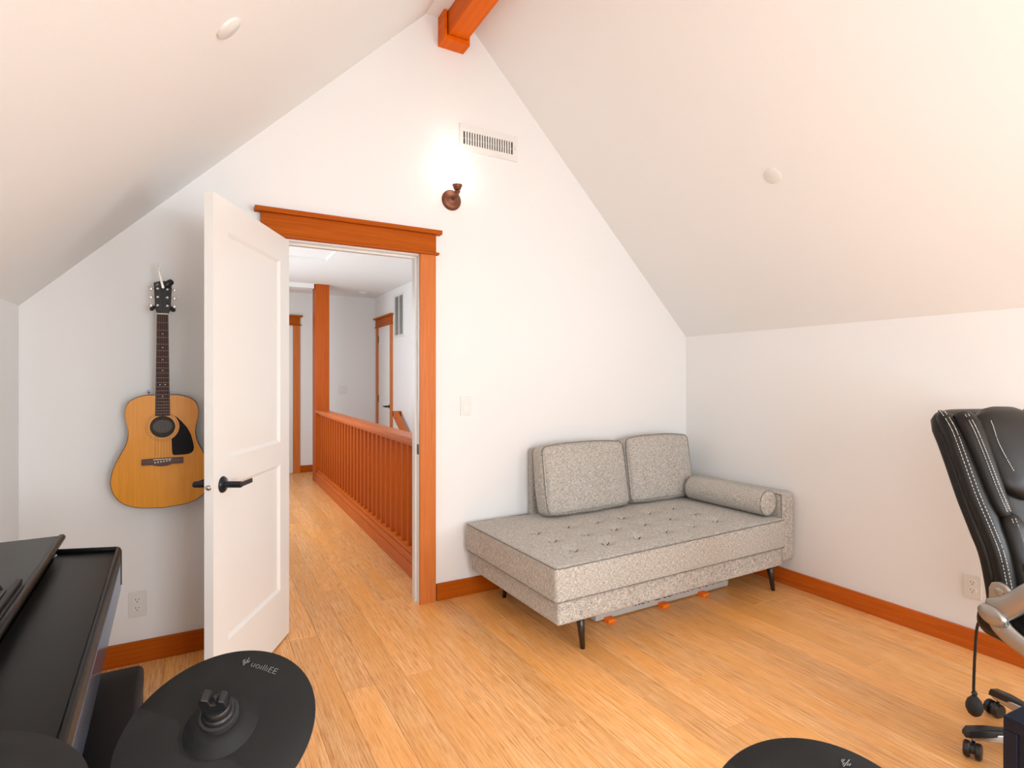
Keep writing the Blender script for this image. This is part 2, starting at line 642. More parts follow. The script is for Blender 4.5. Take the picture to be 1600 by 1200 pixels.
for i, (xa, xb) in enumerate((W1, W2)):
    w = empty_struct('window_%d' % (i + 1), ((xa + xb) / 2, YB, WZ0))  # the second frame belongs to the added fill opening
    h = (xb - xa) / 2
    hz = WZ1 - WZ0
    bm = bmesh.new()
    for q in ((-h, -h + .05, 0, hz), (h - .05, h, 0, hz), (-h, h, 0, .05), (-h, h, hz - .05, hz), (-h, h, hz / 2 - .02, hz / 2 + .02)):
        box(bm, q[0], q[1], -.09, -.04, q[2], q[3])
    link('window_frame', bm, M['white'], w)
    bm = bmesh.new()
    for q in ((-h - .1, -h, -.02, hz), (h, h + .1, -.02, hz), (-h - .12, h + .12, hz, hz + .12), (-h - .14, h + .14, -.05, -.02)):
        box(bm, q[0], q[1], .0, .022, q[2], q[3])
    link('window_casing', bm, M['fir_v'], w)

for i, (sx_, sg) in enumerate(((2.485, 1), (0.115, -1))):
    w = empty_struct('window_%d' % (i + 3), (sx_, -.55, 2.449 - .0), 0)  # added frame around the slope fill lamp, ceiling behind is closed
    w.rotation_euler = (0, sg * R(45), 0)
    bm = bmesh.new()
    for q in ((-.51, -.45, -.62, .62), (.45, .51, -.62, .62), (-.45, .45, -.62, -.56), (-.45, .45, .56, .62)):
        box(bm, q[0], q[1], q[2], q[3], -.055, .0)
    link('window_frame', bm, M['white'], w)

for i, (xk, sg) in enumerate(((XR, -1), (XL, 1))):
    w = empty_struct('window_%d' % (i + 5), (xk, -.75, .62), 0)  # added frame around the knee wall fill lamp, wall behind is solid
    bm = bmesh.new()
    for q in ((-.66, -.60, 0, .80), (.60, .66, 0, .80), (-.66, .66, -.06, 0), (-.66, .66, .80, .86)):
        box(bm, min(0, sg * .03), max(0, sg * .03), q[0], q[1], q[2], q[3])
    link('window_frame', bm, M['white'], w)

# landing shell
struct(BX('wall_hall_left', HX0 - .1, HX0, YW + WT, YH, 0, HZ, M['wall']))
bm = bmesh.new()
box(bm, HX1, HX1 + .1, YW + WT, YH, -1.6, HZ)
struct(link('wall_hall_right', bm, M['wall']))
struct(BX('wall_hall_far', HX0 - .1, HX1 + .1, YH, YH + .1, 0, HZ, M['wall']))
# hall ceiling with a shallow skylight recess
SX0, SX1, SY0, SY1 = 0.45, 1.12, 5.43, 5.93
bm = bmesh.new()
box(bm, HX0, SX0, YW + WT, YH, HZ, HZ + .03)
box(bm, SX1, HX1, YW + WT, YH, HZ, HZ + .03)
box(bm, SX0, SX1, YW + WT, SY0, HZ, HZ + .03)
box(bm, SX0, SX1, SY1, YH, HZ, HZ + .03)
box(bm, SX0, SX1, SY0, SY1, HZ + .022, HZ + .05)
struct(link('ceiling_hall', bm, M['ceil']))
struct(BX('trim_soffit', HX0, 1.26, 7.42, 7.60, HZ - .055, HZ, M['ceil']))
# stairwell
struct(BX('wall_stair_inner', 1.29, 1.37, YW + WT, 7.40, -1.6, -.03, M['wall']))
struct(BX('floor_stair', 1.29, HX1, YW + WT, 7.40, -1.7, -1.6, M['bamboo']))

# ------------------------------------------------------------------ floor of bamboo planks
floor = struct(BX('floor', XL - .1, XR + .1, YB - WT, YW + .02, -.10, -.014, plain('subfloor', (0.2, 0.1, 0.05), 0.8)))
bm = bmesh.new()
box(bm, HX0 - .1, 1.33, YW + .02, YH, -.10, -.014)
box(bm, 1.33, HX1, 7.40, YH, -.10, -.014)
link('subfloor', bm, floor.data.materials[0], floor)
PW = 0.134
cache = {}


def plank(x0, x1, y0, y1):
    w, l = round(x1 - x0, 4), round(y1 - y0, 3)
    k = (w, l)
    if k not in cache:
        bm = bmesh.new()
        g, c = .0004, .0011
        hw, hl = w / 2 - g, l / 2 - g
        A = [(-hw, -hl), (hw, -hl), (hw, hl), (-hw, hl)]
        B = [(-hw + c, -hl + c), (hw - c, -hl + c), (hw - c, hl - c), (-hw + c, hl - c)]
        v0 = [bm.verts.new((p[0], p[1], -.013)) for p in A]
        v1 = [bm.verts.new((p[0], p[1], -.0009)) for p in A]
        v2 = [bm.verts.new((p[0], p[1], 0)) for p in B]
        bm.faces.new(v2)
        for i in range(4):
            j = (i + 1) % 4
            bm.faces.new((v0[i], v0[j], v1[j], v1[i]))
            bm.faces.new((v1[i], v1[j], v2[j], v2[i]))
        me = bpy.data.meshes.new('plank')
        bm.normal_update()
        bm.to_mesh(me)
        bm.free()
        me.materials.append(M['bamboo'])
        cache[k] = me
    o = bpy.data.objects.new('plank', cache[k])
    COL.objects.link(o)
    o.parent = floor
    o.location = ((x0 + x1) / 2, (y0 + y1) / 2, 0)


x = XL
LEN = 1.83
while x < XR - .02:
    x1 = min(x + PW, XR)
    off = random.choice((.31, .62, .9, 1.2, 1.5, 1.74))
    hall0, hall1 = max(x, HX0), min(x1, 1.335)
    in_hall = hall1 - hall0 > .02
    y = YB - off
    while y < YH:
        ya, yb = max(y, YB), min(y + LEN, YH)
        if ya < YW:
            if yb > YW + .02 and in_hall and hall0 == x and hall1 == x1 and x > DX0 - .01 and x1 < DX1 + .05:
                plank(x, x1, ya, yb)
            else:
                if min(yb, YW) - ya > .03:
                    plank(x, x1, ya, min(yb, YW))
                if yb > YW + .02 and in_hall:
                    plank(hall0, hall1, YW, yb)
        elif in_hall:
            if yb - ya > .02:
                plank(hall0, hall1, ya, yb)
        if yb > 7.4 and x > 1.2 and x < HX1 - .03:
            q0 = max(x, 1.335)
            q1 = min(x1, HX1)
            if q1 - q0 > .02:
                plank(q0, q1, max(ya, 7.4), yb)
        y += LEN
    x = x1

# ------------------------------------------------------------------ baseboards, ridge strip
BH, BT = 0.100, 0.018
struct(BX('baseboard_far', XL, DX0 - .098, YW - BT, YW, 0, BH, M['fir_x'], bevel=.002))
struct(BX('baseboard_far', 1.223, XR, YW - BT, YW, 0, BH, M['fir_x'], bevel=.002))
struct(BX('baseboard_right', XR - BT, XR, YB, YW - BT, 0, BH, M['fir_y'], bevel=.002))
struct(BX('baseboard_left', XL, XL + BT, YB, YW - BT, 0, BH, M['fir_y'], bevel=.002))
struct(BX('baseboard_hall', 1.21, HX1, YH - BT, YH, 0, BH, M['fir_x'], bevel=.002))


# ------------------------------------------------------------------ doorway casing, jamb, door
def casing(name, width, height, loc, rotz, wleg=.098, head=.105, thick=.02, mx='fir_x'):
    """craftsman casing; local x across the opening from 0, facing local -y"""
    c = empty_struct(name, loc, rotz)
    for xx in (-wleg, width):
        BX('casing_leg', xx, xx + wleg, -thick, 0, 0, height + .008, M['fir_v'], c, bevel=.0015)
    BX('fillet_strip', -wleg - .018, width + wleg + .018, -thick - .016, 0, height + .008, height + .022, M['fir_x'], c, bevel=.004)
    BX('header_board', -wleg, width + wleg, -thick - .004, 0, height + .022, height + .022 + head, M['fir_x'], c, bevel=.0015)
    BX('header_cap', -wleg - .03, width + wleg + .03, -thick - .03, 0, height + .022 + head, height + .046 + head, M['fir_x'], c, bevel=.002)
    return c


casing('trim_1', DX1 - DX0, DZ, (DX0, YW, 0), 0)
jb = empty_struct('trim_2', (0, 0, 0))
for nm, q in (('jamb', (DX0 - .02, DX0, YW - .002, YW + WT + .002, 0, DZ + .02)), ('jamb', (DX1, DX1 + .02, YW - .002, YW + WT + .002, 0, DZ + .02)),
              ('head_jamb', (DX0, DX1, YW - .002, YW + WT + .002, DZ, DZ + .02)),
              ('door_stop', (DX0, DX0 + .011, YW + .040, YW + .075, 0, DZ)), ('door_stop', (DX1 - .011, DX1, YW + .040, YW + .075, 0, DZ)),
              ('door_stop', (DX0 + .011, DX1 - .011, YW + .040, YW + .075, DZ - .011, DZ))):
    BX(nm, *q, M['white'], jb, bevel=.001)
BX('strike_plate', DX1 - .0015, DX1, YW + .004, YW + .032, .875, .935, M['bronze'], jb)


def door_leaf(name, w, h, loc, rotz, parent_empty=None, t=.035, stile=.115, z0=.01):
    """local x from the hinge, body from y=0 (face A) to y=t (face B); two recessed panels on both faces"""
    d = empty_struct(name, loc, rotz)
    p1, p2 = (.27, .895), (1.005, h - .125)
    bm = bmesh.new()
    box(bm, 0, stile, 0, t, z0, h)
    box(bm, w - stile, w, 0, t, z0, h)
    for za, zb in ((z0, p1[0]), (p1[1], p2[0]), (p2[1], h)):
        box(bm, stile, w - stile, 0, t, za, zb)
    link('door_frame', bm, M['white'], d)
    for za, zb in (p1, p2):
        bm = bmesh.new()
        for s in (0, 1):
            yo = 0 if s == 0 else t
            yi = .011 if s == 0 else t - .011
            o_ = [(stile, za), (w - stile, za), (w - stile, zb), (stile, zb)]
            k = .014
            i_ = [(stile + k, za + k), (w - stile - k, za + k), (w - stile - k, zb - k), (stile + k, zb - k)]
            V0 = [bm.verts.new((p[0], yo, p[1])) for p in o_]
            V1 = [bm.verts.new((p[0], yi, p[1])) for p in i_]
            bm.faces.new(V1)
            for a in range(4):
                bm.faces.new((V0[a], V0[(a + 1) % 4], V1[(a + 1) % 4], V1[a]))
        bmesh.ops.recalc_face_normals(bm, faces=bm.faces)
        link('door_panel', bm, M['white'], d)
    return d


def lever(parent, x, z, y, sy, sx, length=.105):
    """rose, neck and flat lever; sy direction out of the face, sx lever direction"""
    h = LT('door_handle', [(.0325, 0), (.0325, .004), (.029, .009), (.018, .011), (.0130, .014), (.0130, .070), (.011, .076), (0, .076)],
           M['bronze'], parent, 28, (x, y, z), (0, sy, 0))
    bm = bmesh.new()
    rbox(bm, length, .011, .019, .004, 3, c=(x + sx * (length / 2 - .010), y + sy * .072, z))
    link('lever', bm, M['bronze'], h, smooth=True)
    return h


dr = door_leaf('door_1', .76, 2.035, (.368, 3.095, 0), R(-118))
lever(dr, .692, .905, 0.035, 1, -1)
lever(dr, .692, .905, 0.0, -1, -1)
LT('latch_bolt', [(.0105, 0), (.0105, .002), (.008, .002), (.007, .010), (.003, .012), (0, .012)], M['nickel'], dr, 20, (.76, .0175, .905), (1, 0, 0))
BX('latch_plate', .7595, .7606, .006, .029, .877, .933, M['white'], dr, bevel=.0003)
for z in (.22, 1.0, 1.80):
    LT('hinge', [(.006, -.045), (.006, .045), (0, .047)], M['bronze'], dr, 12, (-.002, -.006, z))

# ------------------------------------------------------------------ landing joinery
RX0, RY0, RX1, RY1 = 1.216, 3.26, 1.274, 7.40
ra = math.atan2(RX1 - RX0, RY1 - 3.58)
rail = thing('stair_railing', 'orange-stained wooden landing railing with square balusters and flat cap, seen through the doorway', 'railing', (1.2113, 3.26, 0), -ra)
RLn = (RY1 - 3.26) / math.cos(ra)
BX('cap_rail', -.002, .122, 0, RLn, .888, .928, M['fir_y'], rail, bevel=.004)
BX('sub_rail', .035, .085, 0, RLn, .862, .888, M['fir_y'], rail)
BX('skirt_board', 0, .018, 0, RLn, 0, .088, M['fir_y'], rail, bevel=.002)
BX('bottom_rail', .008, .115, 0, RLn, .088, .135, M['fir_y'], rail, bevel=.003)
BX('shoe_rail', .022, .098, 0, RLn, .135, .157, M['fir_y'], rail, bevel=.003)
bm = bmesh.new()
box(bm, -.0185, .0185, -.0185, .0185, 0, .707)
b0 = link('baluster', bm, M['fir_d'], rail, bevel=.0015, loc=(.06, .07, .156))
yy = .07 + .1395
while yy < RLn - .05:
    c = b0.copy()
    COL.objects.link(c)
    c.location = (.06, yy, .156)
    yy += .1395
post = BX('newel_post', -.085, .085, -.11, .11, 0, HZ, M['fir_d'], bevel=.003)
post.location = (1.359, 7.51, 0)
tag(post, 'tall square orange-stained post rising to the ceiling at the end of the landing railing', 'post')
hr = thing('stair_handrail', 'short sloping wooden handrail on the stair wall behind the landing railing', 'handrail', (2.2, 7.05, .88))
bm = bmesh.new()
prism(bm, [(0, .02), (-.06, .02), (-1.9, -1.10), (-1.9, -1.17), (0, -.05)], -.028, .028, 0)
link('rail', bm, M['fir_y'], hr, bevel=.004)
BX('rail_return', -.028, .077, -.03, .03, -.045, .022, M['fir_x'], hr, bevel=.004)
TB('bracket', [(0, -.42, -.28), (.0, -.42, -.33), (.04, -.42, -.345), (.077, -.42, -.33)], .006, M['bronze'], hr)

# door on the stair wall (faces -x) : local x runs along -y when rotz = -90
casing('trim_3', .614, 2.06, (HX1, 8.088, 0), R(-90), wleg=.085)
d2 = door_leaf('door_2', .610, 2.05, (HX1 + .004, 8.086, 0), R(-90), stile=.10)
lever(d2, .545, .94, 0.0, -1, -1)
for z in (1.03, 1.90):
    BX('hinge', -.010, .010, -.012, .002, z - .05, z + .05, M['bronze'], d2)
# door at the far end of the landing (faces -y)
casing('trim_4', .70, 2.06, (.425, YH, 0), 0, wleg=.092)
d3 = door_leaf('door_3', .696, 2.05, (.427, YH - .014, 0), 0, t=.034)
lever(d3, .06, .94, 0.0, -1, 1)

# return air grille on the stair wall
gr = thing('return_air_grille', 'tall white louvred air grille high on the stair wall beyond the landing railing', 'vent', (HX1, 7.10, 1.87))
bm = bmesh.new()
for q in ((-.205, -.175, 0, .57), (.175, .205, 0, .57), (-.175, .175, 0, .03), (-.175, .175, .54, .57), (-.006, .006, .03, .54)):
    box(bm, -.014, 0, q[0], q[1], q[2], q[3])
link('frame', bm, M['plate'], gr)
bm = bmesh.new()
for s in (-1, 1):
    xa, xb = (-.175, -.006) if s < 0 else (.006, .175)
    for k in range(28):
        z = .036 + k * .018
        v = [bm.verts.new(p) for p in ((-.012, xa, z), (-.012, xb, z), (-.002, xb, z + .010), (-.002, xa, z + .010))]
        bm.faces.new(v)
o = link('louvre', bm, M['plate'], gr)
o['kind'] = 'stuff'
BX('backing', -.0015, 0, -.175, .175, .03, .54, M['greyback'], gr)


def switch(name, label, cat, loc, rotz, gangs=1):
    s = thing(name, label, cat, loc, rotz)
    w = .035 if gangs == 1 else .058
    BX('plate', -w, w, -.006, 0, -.058, .058, M['plate'], s, bevel=.0015)
    for g in range(gangs):
        cx = 0 if gangs == 1 else (-.023 + .046 * g)
        bm = bmesh.new()
        prism(bm, [(-.006, -.033), (-.0105, -.033), (-.0070, 0), (-.0085, .033), (-.006, .033)], cx - .0165, cx + .0165, 0)
        link('rocker', bm, M['white'], s)
    return s


def outlet(label, loc, rotz):
    s = thing('wall_outlet', label, 'outlet', loc, rotz)
    BX('plate', -.0355, .0355, -.006, 0, -.058, .058, M['plate'], s, bevel=.0015)
    for z in (-.0195, .0195):
        bm = bmesh.new()
        pts = []
        for i in range(24):
            a = 2 * PI * i / 24
            pts.append((.0172 * math.cos(a), z + max(-.0135, min(.0135, .0172 * math.sin(a)))))
        prism(bm, pts, -.0078, -.005, 1)
        r = link('receptacle', bm, M['white'], s)
        bm = bmesh.new()
        box(bm, -.0078, -.0056, -.0082, -.007, z - .001, z + .0085)
        box(bm, .0052, .0072, -.0082, -.007, z - .001, z + .0075)
        lathe(bm, [(.0026, 0), (.0026, .0012)], 10, (-.0002, -.007, z - .0075), rot_to((0, -1, 0)))
        link('slot', bm, M['slot'], r)
    LT('screw', [(.003, 0), (.0026, .001), (0, .0013)], M['plate'], s, 12, (0, -.006, 0), (0, -1, 0))
    return s


switch('light_switch', 'white rocker light switch on the wall right of the doorway', 'light switch', (1.416, YW, 1.156), 0)
switch('light_switch', 'white double rocker switch on the far landing wall behind the railing', 'light switch', (1.81, YH, 1.16), 0, 2)
outlet('white wall outlet between the black piano and the open door', (-.258, YW, .272), 0)
outlet('white wall outlet low on the right wall behind the office chair', (XR, 1.275, .308), R(-90))

# ceiling register above the sconce
vr = thing('air_register', 'white wall air register with vertical fins above the lit sconce', 'vent', (1.5755, YW, 2.797))
bm = bmesh.new()
X0, X1, Z0, Z1 = -.202, .202, -.081, .081
x0, x1, z0, z1 = -.178, .168, -.042, .038
for q in ((X0, x0, Z0, Z1), (x1, X1, Z0, Z1), (x0, x1, Z0, z0), (x0, x1, z1, Z1)):
    box(bm, q[0], q[1], -.012, 0, q[2], q[3])
link('frame', bm, M['white'], vr)
BX('backing', x0, x1, -.002, 0, z0, z1, M['slot'], vr)
bm = bmesh.new()
w = (x1 - x0) / 20
box(bm, -w * .24, w * .24, -.011, -.002, z0, z1)
f0 = link('fin', bm, M['white'], vr, loc=(x0 + w, 0, 0))
for k in range(2, 20):
    c = f0.copy()
    COL.objects.link(c)
    c.location = (x0 + w * k, 0, 0)
BX('damper_blade', x0, x1, -.0055, -.0035, -.006, -.001, M['binm'], vr)
BX('damper_lever', .181, .187, -.018, -.012, -.012, .010, M['white'], vr)

# ------------------------------------------------------------------ wall sconce
sc = thing('wall_sconce', 'lit copper wall sconce with a white glass cylinder shade above the doorway', 'lamp', (1.322, YW, 2.400))
LT('backplate', [(.062, 0), (.062, .006), (.054, .014), (.046, .018), (.036, .020), (.026, .028), (.014, .032), (0, .033)], M['copper'], sc, 36, (0, 0, 0), (0, -1, 0))
TB('arm', resample([(0, -.025, 0), (.0, -.065, .0), (.004, -.082, .014), (.004, -.083, .036)], 14), .0095, M['copper'], sc, 12)
LT('collar', [(.010, 0), (.015, .006), (.018, .012), (.013, .018), (.010, .022)], M['copper'], sc, 24, (.004, -.083, .018))
LT('cup', [(.010, 0), (.020, .006), (.026, .022), (.032, .034), (.034, .038), (.030, .038), (.0, .030)], M['copper'], sc, 32, (.004, -.083, .036))
LT('glass_shade', [(.026, 0), (.040, .003), (.043, .012), (.043, .190), (.040, .190), (.040, .014), (.0, .008)], M['lamp'], sc, 40, (.004, -.083, .068))

# ------------------------------------------------------------------ round covers on the sloping ceilings
cl = LT('ceiling_sensor', [(.043, 0), (.043, .005), (.040, .008), (0, .0085)], M['plate'], None, 40, (0, 0, 0), (1, 0, -1))
cl.location = (.073, 1.90, 2.389)
tag(cl, 'round white ceiling cover on the left slope of the ceiling', 'ceiling cover')
cr_ = LT('ceiling_sensor', [(.044, 0), (.044, .003), (.041, .005), (0, .0055)], M['plate'], None, 40, (0, 0, 0), (-1, 0, -1))
cr_.location = (2.571, 1.85, 2.3655)
tag(cr_, 'round white ceiling cover on the right slope of the ceiling', 'ceiling cover')
o = LT('ceiling_sensor', [(.06, 0), (.06, -.016), (.045, -.028), (0, -.03)], M['plate'], None, 32)
o.location = (1.98, 7.8, HZ)
tag(o, 'small white smoke detector on the landing ceiling near the stair wall', 'smoke detector')
o = LT('ceiling_sensor', [(.035, 0), (.035, -.006), (.012, -.010), (.012, -.035), (.018, -.038), (0, -.040)], M['plate'], None, 24)
o.location = (1.22, 7.85, HZ)
tag(o, 'small sprinkler head on the landing ceiling left of the tall post', 'sprinkler')

# ------------------------------------------------------------------ ridge beam
bmn = thing('ridge_beam', 'orange-stained ridge beam under the peak with a wooden collar at the wall', 'beam', (0, 0, 0))
BX('beam', 1.262, 1.386, YB, YW - .012, 3.335, ZF, M['beam'], bmn, bevel=.003)
bm = bmesh.new()
prism(bm, [(1.236, ZF), (1.236, 3.304), (1.401, 3.304), (1.401, ZF), (1.385, ZF), (1.385, 3.332), (1.256, 3.332), (1.256, ZF)], 3.020, YW, 1)
link('collar', bm, M['beam'], bmn, bevel=.002)

# ------------------------------------------------------------------ guitar
gt = thing('acoustic_guitar', 'amber acoustic guitar with black pickguard hanging on the wall behind the open door', 'guitar', (-.152, 2.995, 0))
half = [(0, 1.249), (.031, 1.249), (.064, 1.248), (.095, 1.240), (.121, 1.226), (.137, 1.205), (.1435, 1.175), (.1415, 1.142), (.134, 1.108),
        (.1315, 1.073), (.139, 1.032), (.156, .994), (.175, .953), (.190, .909), (.1965, .867), (.192, .829), (.174, .790),
        (.146, .762), (.107, .744), (.067, .736), (0, .731)]
sm = [(p.x, p.z) for p in resample([(a, 0, b_) for a, b_ in half], 72)]
outl = sm + [(-a, b_) for a, b_ in sm[::-1][1:-1]]


def outline_part(name, pts, y0, y1, mat, parent, bevel=0, inset=0):
    if inset:
        cx = 0
        cz = .96
        pts = [(p[0] - inset * (p[0]) / max(.01, math.hypot(p[0], p[1] - cz)), p[1] - inset * (p[1] - cz) / max(.01, math.hypot(p[0], p[1] - cz))) for p in pts]
    return PR(name, pts, y0, y1, 1, mat, parent, bevel=bevel)


outline_part('body', outl, .0015, .104, M['gside'], gt, bevel=.003)
# soundboard with a real hole
bm = bmesh.new()
ins = [(p[0] - .0035 * (p[0]) / max(.01, math.hypot(p[0], p[1] - .96)), p[1] - .0035 * (p[1] - .96) / max(.01, math.hypot(p[0], p[1] - .96))) for p in outl]
HC, HR = 1.102, .0495
ho = []
for p in ins:
    a = math.atan2(p[1] - HC, p[0])
    ho.append((HR * math.cos(a), HC + HR * math.sin(a)))
A = [bm.verts.new((p[0], 0, p[1])) for p in ins]
B = [bm.verts.new((p[0], 0, p[1])) for p in ho]
Cc = [bm.verts.new((p[0], .0013, p[1])) for p in ho]
for i in range(len(A)):
    j = (i + 1) % len(A)
    bm.faces.new((A[i], A[j], B[j], B[i]))
    bm.faces.new((B[i], B[j], Cc[j], Cc[i]))
bmesh.ops.recalc_face_normals(bm, faces=bm.faces)
link('soundboard', bm, M['spruce'], gt)


def disc_pts(r, cz, n=40, rx=None):
    return [((rx or r) * math.cos(2 * PI * i / n), cz + r * math.sin(2 * PI * i / n)) for i in range(n)]


PR('soundhole', disc_pts(.0492, HC), .0004, .0012, 1, M['soundhole'], gt)
PR('maker_label', disc_pts(.030, HC + .002, 32, .038), .0001, .0008, 1, M['label'], gt)
bm = bmesh.new()
for r in (.0655, .058):
    n = 48
    for i in range(n):
        a, b_ = 2 * PI * i / n, 2 * PI * (i + 1) / n
        pts = [(r * math.cos(a), HC + r * math.sin(a)), (r * math.cos(b_), HC + r * math.sin(b_)),
               ((r + .0012) * math.cos(b_), HC + (r + .0012) * math.sin(b_)), ((r + .0012) * math.cos(a), HC + (r + .0012) * math.sin(a))]
        bm.faces.new([bm.verts.new((p[0], -.0004, p[1])) for p in pts])
link('rosette', bm, M['ringm'], gt)
pg = [(.048, 1.150), (.060, 1.140), (.076, 1.122), (.096, 1.096), (.112, 1.062), (.121, 1.025), (.1245, 1.000), (.121, .985), (.112, .976), (.098, .971),
      (.070, .970), (.046, .970), (.040, .973), (.0375, .980), (.036, 1.005), (.0345, 1.044), (.050, 1.058), (.062, 1.078), (.067, 1.100), (.064, 1.122), (.055, 1.138)]
PR('pickguard', pg, -.0018, 0, 1, M['pickg'], gt)
# bridge
br = PR('bridge', [(-.0805, .9585), (-.0805, .931), (-.040, .931), (-.018, .925), (.0, .923), (.018, .925), (.040, .932), (.0815, .932), (.0815, .9605), (.0, .9605)],
        -.009, 0, 1, M['rosew_x'], gt, bevel=.002)
BX('saddle', -.036, .036, -.0125, -.009, .9535, .9565, M['bone'], br)
for k in range(6):
    LT('bridge_pin', [(.0034, 0), (.0034, .002), (0, .004)], M['bone'], br, 10, (-.0285 + k * .0113, -.009, .9415 + .0012 * k), (0, -1, 0))
# neck, fingerboard
PR('neck', [(-.024, 1.249), (.024, 1.249), (.020, 1.62), (-.020, 1.62)], .001, .022, 1, M['gside'], gt, bevel=.006)
fb = PR('fingerboard', [(-.0285, 1.152), (.0285, 1.152), (.0220, 1.614), (-.0220, 1.614)], -.006, .001, 1, M['rosew'], gt)
nutz, scl = 1.614, .6585
for k in range(1, 21):
    z = nutz - scl * (1 - 2 ** (-k / 12.))
    if z < 1.155:
        break
    w = .022 + (.0065) * (nutz - z) / .462
    BX('fret', -w, w, -.0070, -.0058, z - .0007, z + .0007, M['fretm'], fb)
for k in (3, 5, 7, 9, 12, 15):
    za = nutz - scl * (1 - 2 ** (-(k - .5) / 12.))
    for xx in ((-.010, .010) if k == 12 else (0,)):
        LT('fret_marker', [(.0022, 0), (0, .0003)], M['bone'], fb, 10, (xx, -.0061, za), (0, -1, 0))
BX('nut', -.0222, .0222, -.0085, .001, 1.614, 1.619, M['bone'], gt)
hd = PR('headstock', [(-.0225, 1.619), (.0225, 1.619), (.0300, 1.640), (.0355, 1.735), (.0345, 1.750), (.030, 1.763), (.010, 1.768), (-.012, 1.7655), (-.026, 1.760), (-.0345, 1.757), (-.029, 1.640)],
        -.002, .014, 1, M['blackm'], gt, bevel=.0015)
for s in (-1, 1):
    for z in (1.654, 1.692, 1.730):
        t_ = LT('tuner', [(.0058, 0), (.0058, .0015), (.003, .003), (.003, .008), (0, .008)], M['nickel'], hd, 16, (s * .0185, -.002, z), (0, -1, 0))
        TB('tuner_shaft', [(s * .028, .007, z), (s * .040, .007, z)], .0022, M['nickel'], t_, 8)
        bm = bmesh.new()
        rbox(bm, .012, .007, .015, .003, 2, c=(s * .0455, .007, z))
        link('tuner_button', bm, M['nickel'], t_, smooth=True)
# small plain emblem strokes on the headstock
bm = bmesh.new()
for p in (((-.026, 1.750), (-.018, 1.753)), ((-.018, 1.753), (-.021, 1.743)), ((-.021, 1.749), (-.014, 1.750)), ((-.024, 1.743), (-.026, 1.748))):
    tube(bm, [(p[0][0], -.0023, p[0][1]), (p[1][0], -.0023, p[1][1])], .0006, 5)
link('emblem', bm, M['bone'], hd)
for k in range(6):
    u = k - 2.5
    TB('string', [(u * .0113, -.0115, .9555), (u * .0073, -.0085, 1.617), (math.copysign(.0155, u), -.006, (1.654, 1.692, 1.730)[int(2.5 - abs(u))] if False else (1.730, 1.692, 1.654)[int(abs(u))])],
       .0003, M['fretm'], gt, 4)
LT('strap_button', [(.004, 0), (.003, .006), (.007, .010), (.006, .012), (0, .012)], M['chrome'], gt, 12, (-.057, .05, 1.249), (0, 0, 1))
TB('strap_pin_cord', [(-.057, .05, 1.258), (-.062, .05, 1.266), (-.052, .05, 1.268)], .0015, M['blackm'], gt, 6)
# hanger
hg = thing('guitar_hanger', 'black padded yoke hanger holding the guitar by its headstock', 'wall hanger', (-.152, YW, 1.63))
LT('wall_plate', [(.028, 0), (.028, .008), (.022, .014), (0, .016)], M['blackm'], hg, 24, (0, 0, .03), (0, -1, 0))
TB('stem', [(0, -.012, .03), (0, -.085, .03)], .008, M['blackm'], hg, 12)
for s in (-1, 1):
    TB('yoke_arm', resample([(0, -.085, .03), (s * .030, -.086, .024), (s * .042, -.10, .010), (s * .040, -.150, .004)], 12), .0085, M['blackm'], hg, 10)
cp = thing('guitar_capo', 'silver and black spring capo clipped on top of the guitar headstock', 'capo', (-.152, 2.99, 1.75))
bm = bmesh.new()
prism(bm, [(-.0205, .095), (-.0165, .095), (-.010, .055), (.0085, -.015), (.003, -.021), (-.003, -.016), (-.0155, .045)], -.016, -.004, 1)
link('lever_arm', bm, M['nickel'], cp, bevel=.001)
bm = bmesh.new()
prism(bm, [(-.0165, .082), (-.009, .080), (-.006, .066), (-.009, .058), (-.013, .062)], -.018, -.008, 1)
link('thumb_screw', bm, M['chrome'], cp, bevel=.001)
bm = bmesh.new()
tube(bm, resample([(.012, -.012, -.008), (.020, -.014, .0), (.030, -.014, .010), (.040, -.012, .018)], 12),
     [.011, .015, .0165, .0165, .016, .015, .0145, .014, .0135, .013, .011, .007], 14)
link('rubber_grip', bm, M['black'], cp, smooth=True)
bm = bmesh.new()
tube(bm, [(.006, -.010, -.012), (.018, -.004, -.010), (.028, .008, -.004)], .007, 10)
link('pad', bm, M['black'], cp, smooth=True)

# ------------------------------------------------------------------ sofa
SA = R(1.2)
sofa = thing('sofa', 'grey tweed one-armed chaise sofa with tufted seat in the room corner', 'sofa', (1.418, 2.118, 0), SA)
bm = bmesh.new()
rbox(bm, 1.68, .90, .125, .012, 10, c=(.86, .47, .2375))
link('base', bm, M['tweed'], sofa, smooth=True)
TU = [(i, j) for i in range(6) for j in range(3)]


def tuftpos(i, j):
    return (.235 + i * .213, .185 + j * .178)


SW, SD, SH = 1.712, .95, .168
scx, scy, scz = SW / 2 - .004, SD / 2, .370


def seatfn(q, p):
    if p[2] > 0.9:
        X, Y = q.x + scx, q.y + scy
        d = 0
        for i, j in TU:
            tx, ty = tuftpos(i, j)
            rr = (X - tx) ** 2 + (Y - ty) ** 2
            d += .018 * math.exp(-rr / (.019 ** 2)) + .014 * math.exp(-rr / (.050 ** 2))
        q.z -= d
        q.z += .016 * (1 - p[0] ** 4) * (1 - p[1] ** 4) + .014 * max(0, p[0])
        q.z += .002 * math.sin(23 * X + 9 * Y) * (1 - p[0] ** 4)
    return q


